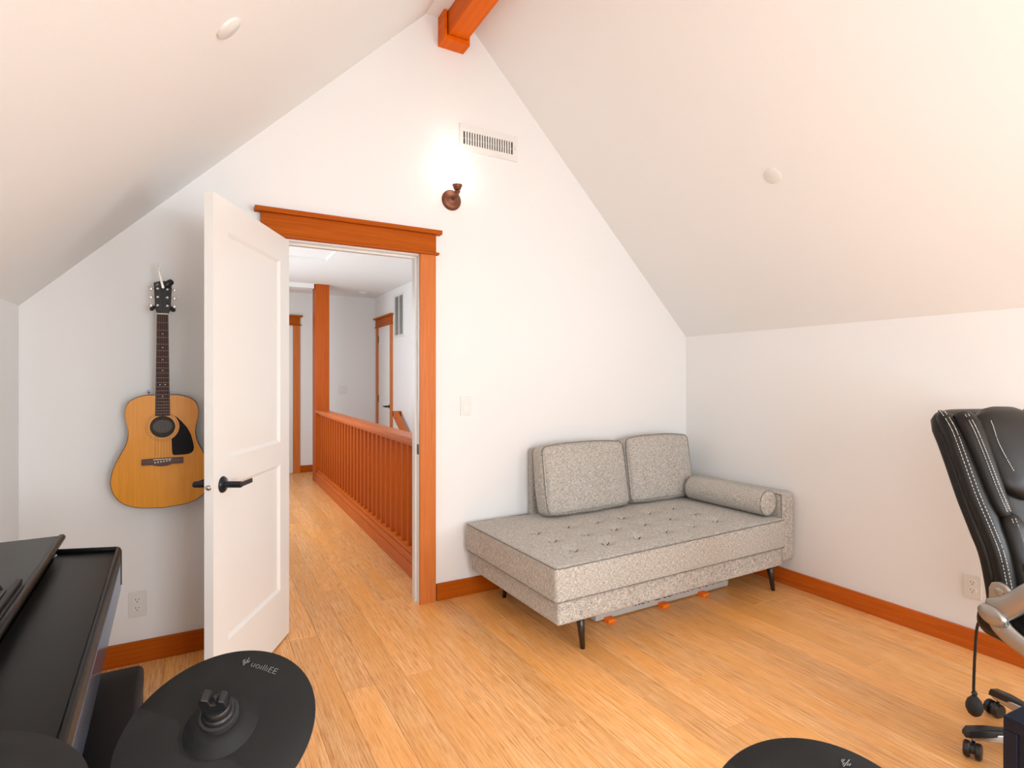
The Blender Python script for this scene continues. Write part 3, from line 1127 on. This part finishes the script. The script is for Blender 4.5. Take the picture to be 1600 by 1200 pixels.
bm = bmesh.new()
rbox(bm, SW, SD, SH, .018, 130, c=(scx, scy, scz), fn=seatfn)
seat = link('seat_cushion', bm, M['tweed'], sofa, smooth=True)
for i, j in TU:
    tx, ty = tuftpos(i, j)
    bm = bmesh.new()
    lathe(bm, [(.0100, -.002), (.0100, .002), (.007, .0045), (0, .0055)], 14, (tx, ty, scz + SH / 2 - .034 + .016 * (1 - ((tx - scx) / (SW / 2)) ** 4) * (1 - ((ty - scy) / (SD / 2)) ** 4) + .014 * max(0, (tx - scx) / (SW / 2))))
    zb = scz + SH / 2 + .016 * (1 - ((tx - scx) / (SW / 2)) ** 4) * (1 - ((ty - scy) / (SD / 2)) ** 4) + .014 * max(0, (tx - scx) / (SW / 2))
    q = []
    for k in range(-5, 6):
        u, v = k * .0056 + random.uniform(-.001, .001), .004 + abs(k) * .0011 * (1 if (i + j) % 2 else -1)
        rr = u * u + v * v
        q.append((tx + u, ty + v, zb - .018 * math.exp(-rr / (.019 ** 2)) - .014 * math.exp(-rr / (.050 ** 2)) + .0012))
    tube(bm, q, [.0006] + [.0022] * 9 + [.0006], 6)  # dark crease line laid in the dimple as painted shade
    link('tuft_button_shade', bm, M['button'], seat, smooth=True)
g = .006
for z in (scz + SH / 2 - .006, scz - SH / 2 + .008):
    loop = []
    x0, x1, y0, y1, rr = -.004 + g, SW - .004 - g, g, SD - g, .02
    for cx_, cy_, a0_ in ((x1 - rr, y1 - rr, 0), (x0 + rr, y1 - rr, 90), (x0 + rr, y0 + rr, 180), (x1 - rr, y0 + rr, 270)):
        for k in range(5):
            a = R(a0_ + k * 22.5)
            lift = .012 * max(0, (cx_ - SW / 2) / (SW / 2)) if z > scz else 0
            loop.append((cx_ + (rr + .004) * math.cos(a), cy_ + (rr + .004) * math.sin(a), z + lift))
    TB('piping', loop, .0034, M['tweed_d'], seat, 6, True)
# arm
bm = bmesh.new()
rbox(bm, .136, .93, .432, .030, 10, bulge=(0.004, 0, 0), c=(1.784, .500, .396))
arm = link('arm', bm, M['tweed'], sofa, smooth=True)
TB('piping', resample([(1.713, .955, .606), (1.713, .5, .607), (1.713, .075, .604), (1.713, .046, .596), (1.712, .036, .575), (1.712, .034, .40), (1.712, .034, .19)], 40), .0032, M['tweed_d'], arm, 6)
# back frame
bm = bmesh.new()
rbox(bm, 1.262, .050, .60, .018, 10, c=(1.085, .953, .575))
link('back_frame', bm, M['tweed'], sofa, smooth=True)
# legs (tapered, splayed)
for lx_, ly_, dx, dy in ((.218, .090, .012, -.010), (1.703, .085, .022, -.012), (.20, .84, -.012, .02), (1.69, .84, .02, .02)):
    TB('leg', [(lx_ - dx, ly_ - dy, .182), (lx_, ly_, .0)], [.0235, .0115], M['dleg'], sofa, 20)
# torn lining hanging below the front rail
bm = bmesh.new()
random.seed(3)
xx = .48
prev = None
while xx < 1.22:
    h = random.choice((.002, .003, .005, .008))
    v = [bm.verts.new((xx, .035, .1755)), bm.verts.new((xx + .012, .035, .1755)), bm.verts.new((xx + .014, .030, .1755 - h)), bm.verts.new((xx + .004, .030, .1755 - h * .7))]
    bm.faces.new(v)
    v2 = [bm.verts.new((a.co.x, a.co.y + .0015, a.co.z)) for a in v]
    bm.faces.new(v2[::-1])
    for i in range(4):
        bm.faces.new((v[i], v2[i], v2[(i + 1) % 4], v[(i + 1) % 4]))
    xx += random.uniform(.009, .013)
link('torn_lining', bm, M['blackm'], sofa)


def back_cushion(label, cx_, w, tilt, z0, hgt, yb, rz=0.0, flop=0.0, group=None):
    """boxy cushion leaning on the back; front face piped"""
    rr = Matrix.Rotation(SA, 4, 'Z')
    base = rr @ Vector((cx_, yb, 0)) + Vector((1.418, 2.118, z0))
    c = thing('back_cushion', label, 'cushion', base, SA + rz)
    th = .135
    mtx = Matrix.Rotation(R(-tilt), 4, 'X')

    def fn(q, p):
        # soft drooping shape: sag of top edge and slumped corners
        q.z += -.014 * abs(p[0]) ** 3 * (1 if p[2] > 0 else -.4)
        q.x += flop * (q.z / hgt) * w
        q.x *= 1 + .02 * (1 - p[2] ** 2)
        q.y += .004 * math.sin(q.x * 26 + q.z * 13)
        return q
    bm = bmesh.new()
    rbox(bm, w, th, hgt, .030, 18, bulge=(.012, .030, .012), c=(0, 0, hgt / 2), fn=fn, mtx=mtx)
    b_ = link('cover', bm, M['tweed'], c, smooth=True)
    for ysg in (-1, 1):
        loop = []
        rx = .035
        for cx2, cz2, a0_ in ((w / 2 - rx, hgt / 2 - rx, 0), (-w / 2 + rx, hgt / 2 - rx, 90), (-w / 2 + rx, -hgt / 2 + rx, 180), (w / 2 - rx, -hgt / 2 + rx, 270)):
            for k in range(6):
                a = R(a0_ + k * 18)
                loop.append((cx2 + (rx - .004) * math.cos(a), ysg * (th / 2 - .012), cz2 + (rx - .004) * math.sin(a)))
        # densify
        dl = []
        for i in range(len(loop)):
            A_, B_ = Vector(loop[i]), Vector(loop[(i + 1) % len(loop)])
            m_ = 8 if (B_ - A_).length > .1 else 1
            for k in range(m_):
                dl.append(A_.lerp(B_, k / m_))
        out = []
        for v in dl:
            p = (v.x / (w / 2), v.y / (th / 2), v.z / (hgt / 2))
            q = v.copy()
            if abs(p[0]) > .9:
                q.x += .012 * p[0] * max(0, 1 - p[2] ** 2) ** .5 * .5
            if abs(p[2]) > .9:
                q.z += .012 * p[2] * max(0, 1 - p[0] ** 2) ** .5 * .5
            q = fn(q, p) + Vector((0, 0, hgt / 2))
            out.append(mtx @ q)
        TB('piping', out, .0036, M['tweed_d'], c, 6, True)
    return c


back_cushion('wide grey tweed back cushion at the open left end of the sofa',   .763, .650, 11, .474, .435, .765, R(0.5), .00)
back_cushion('grey tweed back cushion next to the sofa arm in the corner', 1.410, .570, 11, .478, .445, .765, R(-2), .03)
bo = thing('bolster_cushion', 'small grey tweed cylindrical bolster lying along the sofa arm', 'cushion', (3.045, 2.215, .556), R(1.5))
bm = bmesh.new()
lathe(bm, [(0, 0), (.055, -.004), (.072, .001), (.0785, .010), (.079, .03), (.080, .30), (.079, .57), (.0785, .59), (.072, .599), (.055, .603), (0, .600)], 40, (0, 0, 0), rot_to((0, 1, 0)))
cv = link('cover', bm, M['tweed'], bo, smooth=True)
for yy in (.006, .594):
    TB('piping', [(.0765 * math.cos(2 * PI * k / 36), yy, .0765 * math.sin(2 * PI * k / 36)) for k in range(36)], .0032, M['tweed_d'], bo, 6, True)

# flat storage box under the sofa
bn = thing('storage_box', 'flat grey underbed storage box with orange clips beneath the sofa', 'storage box', (1.86, 2.40, 0), R(.6))
bm = bmesh.new()
prism(bm, [(0.012, .006), (.002, .010), (-.004, .125), (.004, .135), (.55, .135), (.55, .006)], 0, 1.06, 0)
link('tub', bm, M['binm'], bn, bevel=.006)
BX('lid', -.008, 1.068, -.012, .556, .135, .150, M['binm'], bn, bevel=.004)
BX('skid', .70, 1.050, .03, .54, 0, .010, M['black'], bn)
BX('skid', .01, .60, .10, .54, 0, .010, M['black'], bn)
for xx in (.055, .455, .785):
    bm = bmesh.new()
    prism(bm, [(-.036, .0), (-.040, .004), (-.040, .019), (-.034, .023), (.006, .023), (.006, .0)], xx, xx + .050, 0)
    link('clip', bm, M['orange'], bn, bevel=.002)

# ------------------------------------------------------------------ digital piano
PA = R(2.4)
pn = thing('digital_piano', 'black digital piano with closed key cover against the left wall', 'piano', (-.216, 2.113, 0), PA)
PL = 1.36
# key cover: slightly falling towards the player, with raised rounded rim along the front and far end
def cz(x):
    return .790 + (-x) * .10


bm = bmesh.new()
prism(bm, [(-.001, cz(0) - .004), (-.155, cz(-.155) - .004), (-.155, .755), (-.001, .755)], -PL + .01, -.012, 1)
link('key_cover', bm, M['piano'], pn)
rim = TB('cover_rim', resample([(-.007, -PL + .01, cz(0) + .002), (-.007, -.6, cz(0) + .002), (-.007, -.02, cz(0) + .002)], 8)
         + [Vector((-.009, -.010, cz(0) + .002)), Vector((-.016, -.007, cz(0) + .003)), Vector((-.165, -.007, cz(-.155) + .003))], .0078, M['piano'], pn, 10)
BX('front_panel', -.022, -.0005, -PL + .01, -.014, .668, .753, M['piano_g'], pn, bevel=.002)
BX('end_block', -.165, .001, -.014, 0, .678, cz(0), M['piano'], pn, bevel=.004)
BX('end_block', -.165, .001, -PL, -PL + .014, .678, cz(0), M['piano'], pn, bevel=.004)
bm = bmesh.new()
box(bm, -.455, -.160, -PL, 0, .640, .842)
box(bm, -.160, -.022, -PL + .012, -.012, .640, .760)
link('cabinet', bm, M['piano'], pn, bevel=.003)
BX('top_board', -.458, -.146, -PL - .003, .003, .842, .853, M['piano_t'], pn, bevel=.003)
TB('top_board_edge', [(-.147, -PL, .847), (-.147, .003, .847)], .0095, M['piano'], pn, 12)
BX('music_ledge', -.173, -.159, -1.15, -.445, .853, .864, M['piano'], pn, bevel=.003)
bm = bmesh.new()
prism(bm, [(-.196, .856), (-.182, .853), (-.258, 1.02), (-.272, 1.02)], -1.12, -.488, 1)
link('music_rest', bm, M['piano'], pn, bevel=.003)
BX('rest_hinge', -.200, -.176, -.56, -.505, .853, .860, M['black'], pn)
BX('back_panel', -.452, -.430, -PL + .03, -.03, .18, .640, M['piano'], pn)
for yy in (-.05, -PL + .012):
    BX('side_leg', -.455, -.115, yy, yy + .036, .045, .640, M['piano'], pn, bevel=.003)
    BX('foot', -.455, -.070, yy - .006, yy + .042, 0, .045, M['piano'], pn, bevel=.006)
BX('pedal_bar', -.33, -.27, -PL + .05, -.052, .06, .15, M['piano'], pn, bevel=.003)

bc = thing('piano_bench', 'black vinyl piano bench pushed halfway under the piano', 'bench', (-.300, 1.62, 0), PA)
bm = bmesh.new()
rbox(bm, .34, .60, .060, .018, 10, bulge=(0, 0, .006), c=(0, 0, .470))
link('seat', bm, M['bench'], bc, smooth=True)
BX('apron', -.155, .155, -.285, .285, .365, .442, M['piano'], bc, bevel=.002)
for sx in (-1, 1):
    for sy in (-1, 1):
        BX('leg', sx * .150 - .018, sx * .150 + .018, sy * .278 - .018, sy * .278 + .018, 0, .440, M['piano'], bc, bevel=.002)


# ------------------------------------------------------------------ electronic drum cymbals
def glyphs(txt, size, mat, name):
    cu = bpy.data.curves.new(name, 'FONT')
    cu.body = txt
    cu.size = size
    cu.extrude = .0004
    cu.offset = -.00035
    cu.align_x = 'CENTER'
    ob = bpy.data.objects.new(name, cu)
    COL.objects.link(ob)
    dg = bpy.context.evaluated_depsgraph_get()
    me = bpy.data.meshes.new_from_object(ob.evaluated_get(dg))
    bpy.data.objects.remove(ob)
    me.materials.clear()
    me.materials.append(mat)
    return me


LOGO = glyphs('uoıllıEE', .0175, M['logo'], 'logo_text')


def cymbal(label, c, n, R_, logo_angle, seam_angle=None, pole_to=None):
    n = Vector(n).normalized()
    e1 = n.cross(Vector((0, 0, 1))).normalized() * -1
    e2 = n.cross(e1)
    mt = Matrix((e1, e2, n)).transposed().to_4x4()
    th = thing('cymbal_pad', label, 'drum pad', (0, 0, 0))
    th.matrix_world = Matrix.Translation(Vector(c)) @ mt
    LT('pad', [(.0, -.012), (R_ - .006, -.016), (R_ - .001, -.014), (R_, -.010), (R_ - .002, -.0075), (R_ * .7, -.003), (.064, 0), (.060, .0), (0, .0)], M['rubber'], th, 96)
    LT('bell', [(.063, -.001), (.060, .0015), (.054, .006), (.046, .013), (.040, .017), (.034, .0185), (0, .0185)], M['rubber'], th, 56, (.004, .005, 0))
    if seam_angle is not None:
        a0_ = R(seam_angle)
        pts = []
        m = 40
        # notched straight side round the bell, then the outer arc
        u = Vector((math.cos(a0_), math.sin(a0_)))
        v = Vector((-u.y, u.x))      # towards the playing half is -v
        off = -.010
        hw = math.sqrt((R_ - .003) ** 2 - off ** 2)
        line = [(-hw, off), (-.075, off - .001), (-.060, off - .010), (-.050, off - .028), (-.030, off - .046), (0, off - .050), (.025, off - .044), (.042, off - .034), (.058, off - .028), (.080, off - .032), (hw * .97, off - .036)]
        a_s = math.atan2(off - .036, hw * .97)
        a_e = -PI - math.atan2(off, hw) if False else -PI + math.asin(-off / (R_ - .003))
        arc = [((R_ - .003) * math.cos(a_s + (a_e - a_s) * k / m), (R_ - .003) * math.sin(a_s + (a_e - a_s) * k / m)) for k in range(1, m)]
        P = [u * p[0] + v * p[1] for p in line + arc]
        bm = bmesh.new()
        A_ = []
        B_ = []
        for p in P:
            r = p.length
            z = -.0075 + (R_ - r) / (R_ - .064) * .0075 if r > .064 else 0
            A_.append(bm.verts.new((p.x, p.y, z - .002)))
            B_.append(bm.verts.new((p.x, p.y, z + .0013)))
        bm.faces.new(B_)
        for i in range(len(P)):
            j = (i + 1) % len(P)
            bm.faces.new((A_[i], A_[j], B_[j], B_[i]))
        bmesh.ops.recalc_face_normals(bm, faces=bm.faces)
        bmesh.ops.triangulate(bm, faces=bm.faces)
        link('playing_zone', bm, M['rubber2'], th)
    # moulded lettering near the rim
    la = R(logo_angle)
    lo = bpy.data.objects.new('logo_lettering', LOGO)
    COL.objects.link(lo)
    lo.parent = th
    rr = R_ * .735
    lo.location = (rr * math.cos(la), rr * math.sin(la), -.0026)
    lo.rotation_euler = (0, 0, la - PI / 2)
    lo.scale = (1.15, 1, 1)
    bm = bmesh.new()
    for k, (x, a_, b_) in enumerate(((-.0065, .002, .006), (-.0045, .000, .008), (-.0020, -.003, .003), (.0004, -.005, .013), (.0028, .001, .006), (.0050, .003, .008))):
        tube(bm, [(x - .042, a_ + .002, 0), (x - .042, b_ + .002, 0)], .0007, 6)
    o = link('logo_symbol', bm, M['logo'], th)
    o.location = lo.location
    o.rotation_euler = lo.rotation_euler
    # felt, sleeve and wing nut
    cc = (.004, .007, 0)
    LT('felt_washer', [(.032, .018), (.0325, .022), (.032, .030), (.029, .031), (0, .031)], M['blackm'], th, 40, cc)
    LT('nut_collar', [(.027, .030), (.0275, .036), (.0255, .039), (.0235, .040), (.0235, .050), (.021, .053), (0, .053)], M['black'], th, 40, cc)
    bm = bmesh.new()
    pr = [(-.020, .052), (.020, .052), (.021, .060), (.0165, .074), (.008, .076), (.004, .067), (-.005, .067), (-.008, .080), (-.019, .084), (-.024, .074), (-.0225, .060)]
    prism(bm, [(p[0] + cc[0], p[1]) for p in pr], cc[1] - .011, cc[1] + .011, 1)
    link('wing_nut', bm, M['black'], th, bevel=.002)
    LT('threaded_rod', [(.0042, .05), (.0042, .074), (.003, .076), (0, .076)], M['black'], th, 14, (cc[0] + .001, cc[1], 0))
    # stand: rod through the pad, tilter, upright tube and tripod
    inv = th.matrix_world.inverted()
    cw = Vector(c)
    tl = cw - n * .07
    px, py = pole_to
    foot = Vector((px, py, .30))
    TB('tilt_rod', [inv @ (cw - n * .012), inv @ tl], .006, M['chrome'], th, 12)
    TB('upright_tube', [inv @ tl, inv @ Vector((px, py, tl.z - .14)), inv @ foot], .0125, M['blackm'], th, 14)
    for k in range(3):
        a = R(20 + 120 * k)
        TB('stand_leg', [inv @ (foot + Vector((0, 0, .06))), inv @ Vector((px + .24 * math.cos(a), py + .24 * math.sin(a), .012))], .009, M['blackm'], th, 10)
    return th


cymbal('round black rubber cymbal pad with wing nut, in front of the open white door', (.0266, 1.128, .6954), (-.1504, -.4215, .8943), .165, 66, -24, (.03, .98))
cymbal('black rubber cymbal pad overlapping the piano in the bottom left corner', (-.2493, .7921, .8777), (.1504, -.0868, .9848), .14, 62, None, (-.10, .72))
cymbal('black rubber cymbal pad at the bottom edge in front of the sofa', (.7801, .4731, .6643), (-.2962, -.171, .9397), .165, 62, -30, (.78, .40))

# ------------------------------------------------------------------ office chair
CA = R(-18)
ch = thing('office_chair', 'black leather executive office chair with white stitching and silver arms at the right edge', 'chair', (2.594, .693, 0), CA)
rear = resample([(0, .41, 1.165), (0, .35, 1.10), (0, .306, 1.01), (0, .25, .874), (0, .195, .758), (0, .168, .686), (0, .150, .578), (0, .143, .49), (0, .120, .43)], 40)


def shell_pt(t, depth):
    """point on the back curve (0 top .. 1 bottom) moved forward by depth"""
    k = t * (len(rear) - 1)
    i = min(int(k), len(rear) - 2)
    p = rear[i].lerp(rear[i + 1], k - i)
    d = (rear[i + 1] - rear[i]).normalized()
    nrm = Vector((0, d.z, -d.y))
    if nrm.y > 0:
        nrm = -nrm
    return p + nrm * depth


n_ = 36
ts = [i / (n_ - 1) for i in range(n_)]
bm = bmesh.new()
wd = [interp([0, .04, .12, .5, .85, 1], [.14, .207, .247, .262, .250, .215], t) for t in ts]
th_ = [interp([0, .05, .15, 1], [.014, .030, .036, .034], t) for t in ts]
loft(bm, [shell_pt(t, .036) for t in ts], wd, th_, 28, 3.4)
link('back_shell', bm, M['leather'], ch, smooth=True)


def pad(name, xs, t0, t1, depth, wid, thick, e=2.3, parent=ch, taper=.12, n=26, xf=None):
    bm = bmesh.new()
    path = []
    W_ = []
    T_ = []
    for i in range(n):
        f = i / (n - 1)
        t = t0 + (t1 - t0) * f
        p = shell_pt(t, depth if not callable(depth) else depth(f))
        x = xs if not callable(xs) else xs(f)
        path.append(Vector((x, p.y, p.z)))
        en = min(1, f / taper, (1 - f) / taper)
        en = math.sqrt(max(.02, 1 - (1 - en) ** 2))
        W_.append((wid if not callable(wid) else wid(f)) * en)
        T_.append((thick if not callable(thick) else thick(f)) * en)
    loft(bm, path, W_, T_, 24, e)
    return link(name, bm, M['leather'], parent, smooth=True)


def stitch(xs, t0, t1, depth, n=60, parent=ch):
    bm = bmesh.new()
    for i in range(n):
        fa, fb = i / n, (i + .62) / n
        pa, pb = [], []
        q = []
        for f in (fa, fb):
            t = t0 + (t1 - t0) * f
            p = shell_pt(t, depth(f) if callable(depth) else depth)
            x = xs(f) if callable(xs) else xs
            q.append((x, p.y, p.z))
        tube(bm, q, .0013, 4)
    return link('stitching', bm, M['stitch'], parent)


for s in (-1, 1):
    # outer side roll, running the full height
    r1 = pad('side_roll', (lambda f, s=s: s * (.205 + .018 * math.sin(PI * f))), .05, .93, .074, .040, .028, taper=.10)
    stitch((lambda f, s=s: s * (.240 + .016 * math.sin(PI * f))), .07, .92, .0985, 74, r1)
    stitch((lambda f, s=s: s * (.229 + .016 * math.sin(PI * f))), .08, .92, .1045, 74, r1)
    # wing beside the headrest
    w1 = pad('head_wing', (lambda f, s=s: s * (.165 + .012 * f)), .085, .47, lambda f: .104 - .004 * f, lambda f: .050 * (1 - .45 * f), lambda f: .038 * (1 - .3 * f), taper=.16)
    stitch((lambda f, s=s: s * (.196 + .004 * f - .010 * f)), .115, .45, lambda f: .1375 - .010 * f, 44, w1)
    stitch((lambda f, s=s: s * (.186 + .004 * f - .010 * f)), .115, .45, lambda f: .1415 - .010 * f, 44, w1)
    # lumbar roll below it
    l1 = pad('lumbar_roll', (lambda f, s=s: s * (.158 + .012 * math.sin(PI * f))), .44, .95, .098, .042, .034, taper=.14)
    stitch((lambda f, s=s: s * (.182 + .012 * math.sin(PI * f))), .47, .93, .1255, 50, l1)
    stitch((lambda f, s=s: s * (.172 + .012 * math.sin(PI * f))), .47, .93, .1300, 50, l1)
pad('centre_panel', 0, .25, .97, .082, .150, .028, e=3, taper=.06)
hp = pad('headrest_pad', 0, .075, .42, .112, .150, .046, e=2.6, taper=.22)
stitch((lambda f: -.112 - .015 * math.sin(PI * f)), .14, .32, lambda f: .148, 30, hp)
# seat
bm = bmesh.new()
rbox(bm, .53, .52, .10, .045, 10, bulge=(0, 0, .022), c=(0, -.09, .475))
st = link('seat', bm, M['leather'], ch, smooth=True)
bm = bmesh.new()
rbox(bm, .44, .40, .04, .018, 8, bulge=(0, 0, .012), c=(0, -.11, .535))
link('seat_pad', bm, M['leather'], st, smooth=True)
for s in (-1, 1):
    X = s * .292
    # lower curved band from the pivot under the seat
    am = thing('tmp', '', '') if False else None
    bm = bmesh.new()
    loft(bm, resample([(X, .072, .560), (X, .058, .515), (X, .030, .484), (X, -.030, .458), (X, -.12, .440), (X, -.22, .440), (X, -.27, .45)], 26), [.016] * 26,
         [interp([0, .3, 1], [.030, .030, .022], i / 25) for i in range(26)], 16, 3)
    a1_ = link('arm_bracket', bm, M['silver'], ch, smooth=True)
    # upper swinging arm
    bm = bmesh.new()
    loft(bm, resample([(X - s * .004, .078, .540), (X, .040, .555), (X, -.010, .600), (X, -.06, .655), (X, -.14, .690), (X, -.25, .70)], 26), [.017] * 26,
         [interp([0, .15, .4, 1], [.034, .040, .034, .016], i / 25) for i in range(26)], 16, 3)
    a2_ = link('armrest', bm, M['silver'], ch, smooth=True)
    bm = bmesh.new()
    rbox(bm, .055, .26, .030, .013, 6, c=(X, -.16, .718))
    link('arm_pad', bm, M['leather'], a2_, smooth=True)
    # oval pivot cover and fixing plate with round button
    bm = bmesh.new()
    mt = rot_to((s, 0, 0)) @ Matrix.Diagonal((1, 1, 1))
    lathe(bm, [(.001, .020), (.022, .019), (.031, .013), (.034, 0)], 32, (0, 0, 0), mt)
    for v in bm.verts:
        y, z = v.co.y * 1.45, v.co.z * .98
        a = R(14)
        v.co.y = y * math.cos(a) - z * math.sin(a)
        v.co.z = y * math.sin(a) + z * math.cos(a)
        v.co += Vector((X + s * .012, .058, .527))
    link('pivot_cover', bm, M['silver'], a2_, smooth=True)
    PR('fixing_plate', [(.083, .565), (.083, .612), (.074, .632), (.052, .641), (.030, .634), (.010, .615), (.0, .60), (.03, .565)], min(X - s * .012, X + s * .004), max(X - s * .012, X + s * .004), 0, M['silver'], a1_, bevel=.004)
    LT('button', [(.013, 0), (.013, .003), (.010, .005), (0, .005)], M['silver'], a1_, 24, (X + s * .004, .046, .610), (s, 0, 0))
    LT('button', [(.012, 0), (.012, .003), (.009, .005), (0, .005)], M['silver'], a1_, 24, (X + s * .014, .050, .487), (s, 0, 0))
    bm = bmesh.new()
    box(bm, min(X, s * .235), max(X, s * .235), .01, .075, .545, .60)
    link('arm_mount', bm, M['black'], a1_)
    bm = bmesh.new()
    box(bm, min(X, s * .20), max(X, s * .20), -.24, -.10, .412, .430)
    link('arm_strut', bm, M['black'], a1_)
# mechanism, column, star base
bm = bmesh.new()
rbox(bm, .24, .30, .05, .015, 4, c=(0, -.06, .405))
link('tilt_mechanism', bm, M['black'], ch, smooth=True)
PR('back_bar', [(.0, .39), (.16, .40), (.185, .46), (.150, .52), (.135, .47), (.0, .42)], -.04, .04, 0, M['black'], ch, bevel=.006)
LT('gas_column', [(.030, .085), (.030, .22), (.016, .22), (.016, .39), (0, .39)], M['black'], ch, 24)
LT('base_hub', [(.050, .060), (.052, .095), (.040, .112), (.0, .112)], M['silver'], ch, 32)
Rb = .318
for k in range(5):
    a = R(153.5 + 72 * k)
    d = Vector((math.cos(a), math.sin(a), 0))
    s_ = Vector((-d.y, d.x, 0))
    bm = bmesh.new()
    rings = []
    for f, w_, z0_, z1_ in ((.03, .034, .070, .108), (.16, .028, .068, .104), (.27, .024, .064, .092), (.318, .022, .062, .086), (.340, .014, .064, .080)):
        p = d * f
        rings.append([bm.verts.new(p + s_ * q[0] * w_ + Vector((0, 0, q[1]))) for q in ((-1, z0_), (1, z0_), (.8, z1_), (-.8, z1_))])
    for i in range(4):
        for j in range(4):
            bm.faces.new((rings[i][j], rings[i][(j + 1) % 4], rings[i + 1][(j + 1) % 4], rings[i + 1][j]))
    bm.faces.new(rings[0])
    bm.faces.new(rings[-1])
    bmesh.ops.recalc_face_normals(bm, faces=bm.faces)
    lg = link('base_leg', bm, M['chrome'], ch, bevel=.005)
    bm = bmesh.new()
    rings = []
    for f, w_, z0_, z1_ in ((.20, .010, .100, .102), (.225, .020, .092, .106), (.28, .0235, .084, .103), (.335, .022, .074, .094), (.348, .015, .070, .080)):
        p = d * f
        rings.append([bm.verts.new(p + s_ * q[0] * w_ + Vector((0, 0, q[1]))) for q in ((-1, z0_ - .006), (1, z0_ - .006), (.75, z1_), (-.75, z1_))])
    for i in range(4):
        for j in range(4):
            bm.faces.new((rings[i][j], rings[i][(j + 1) % 4], rings[i + 1][(j + 1) % 4], rings[i + 1][j]))
    bm.faces.new(rings[0])
    bm.faces.new(rings[-1])
    bmesh.ops.recalc_face_normals(bm, faces=bm.faces)
    link('foot_cap', bm, M['black'], lg, bevel=.004)
    # twin wheel caster, trailing at an angle
    cpos = d * Rb
    ta = R(60 + 35 * (k % 3)) + a
    t_ = Vector((math.cos(ta), math.sin(ta), 0))
    ax = Vector((-t_.y, t_.x, 0))
    TB('caster_stem', [cpos + Vector((0, 0, .066)), cpos + Vector((0, 0, .040))], .006, M['chrome'], lg, 10)
    wc = cpos + t_ * .018 + Vector((0, 0, .027))
    bm = bmesh.new()
    for sd in (-1, 1):
        lathe(bm, [(.0, -.009), (.024, -.009), (.027, -.006), (.027, .006), (.022, .010), (0, .010)], 24, wc + ax * sd * .016, rot_to(ax * sd))
    lathe(bm, [(.018, -.012), (.018, .012)], 20, wc + Vector((0, 0, .004)), rot_to(ax))
    link('caster', bm, M['black'], lg, smooth=False)
# lumbar pump
TB('pump_tube', resample([(-.190, .128, .470), (-.2, .165, .462), (-.2, .186, .448), (-.2, .199, .405), (-.2, .206, .30), (-.2, .210, .19), (-.2, .208, .170)], 30), .0048, M['black'], ch, 10)
LT('pump_valve', [(.005, 0), (.009, .003), (.007, .008), (.010, .014), (.006, .022), (0, .022)], M['black'], ch, 16, (-.2, .207, .158))
LT('pump_bulb', [(0, .088), (.008, .089), (.019, .098), (.026, .115), (.0265, .130), (.021, .147), (.012, .158), (.006, .163), (0, .163)], M['blackm'], ch, 28, (-.2, .207, 0))

# ------------------------------------------------------------------ navy cabinet at the right edge
nc = thing('navy_side_cabinet', 'dark navy open-sided cabinet corner beside the chair casters at the right edge', 'cabinet', (1.814, .639, 0), R(-4))
BX('top_board', 0, .42, -.45, 0, .415, .450, M['navy'], nc, bevel=.003)
BX('corner_post', 0, .030, -.030, 0, 0, .415, M['navy'], nc, bevel=.002)
BX('corner_post', 0, .030, -.45, -.42, 0, .415, M['navy'], nc, bevel=.002)
BX('corner_post', .39, .42, -.45, -.42, 0, .415, M['navy'], nc, bevel=.002)
BX('corner_post', .39, .42, -.030, 0, 0, .415, M['navy'], nc, bevel=.002)
BX('side_panel', .006, .016, -.42, -.03, .02, .415, M['navy'], nc)
BX('rear_panel', .03, .39, -.016, -.006, .02, .415, M['navy'], nc)
BX('bottom_shelf', .016, .39, -.43, -.016, .04, .058, M['navy'], nc)
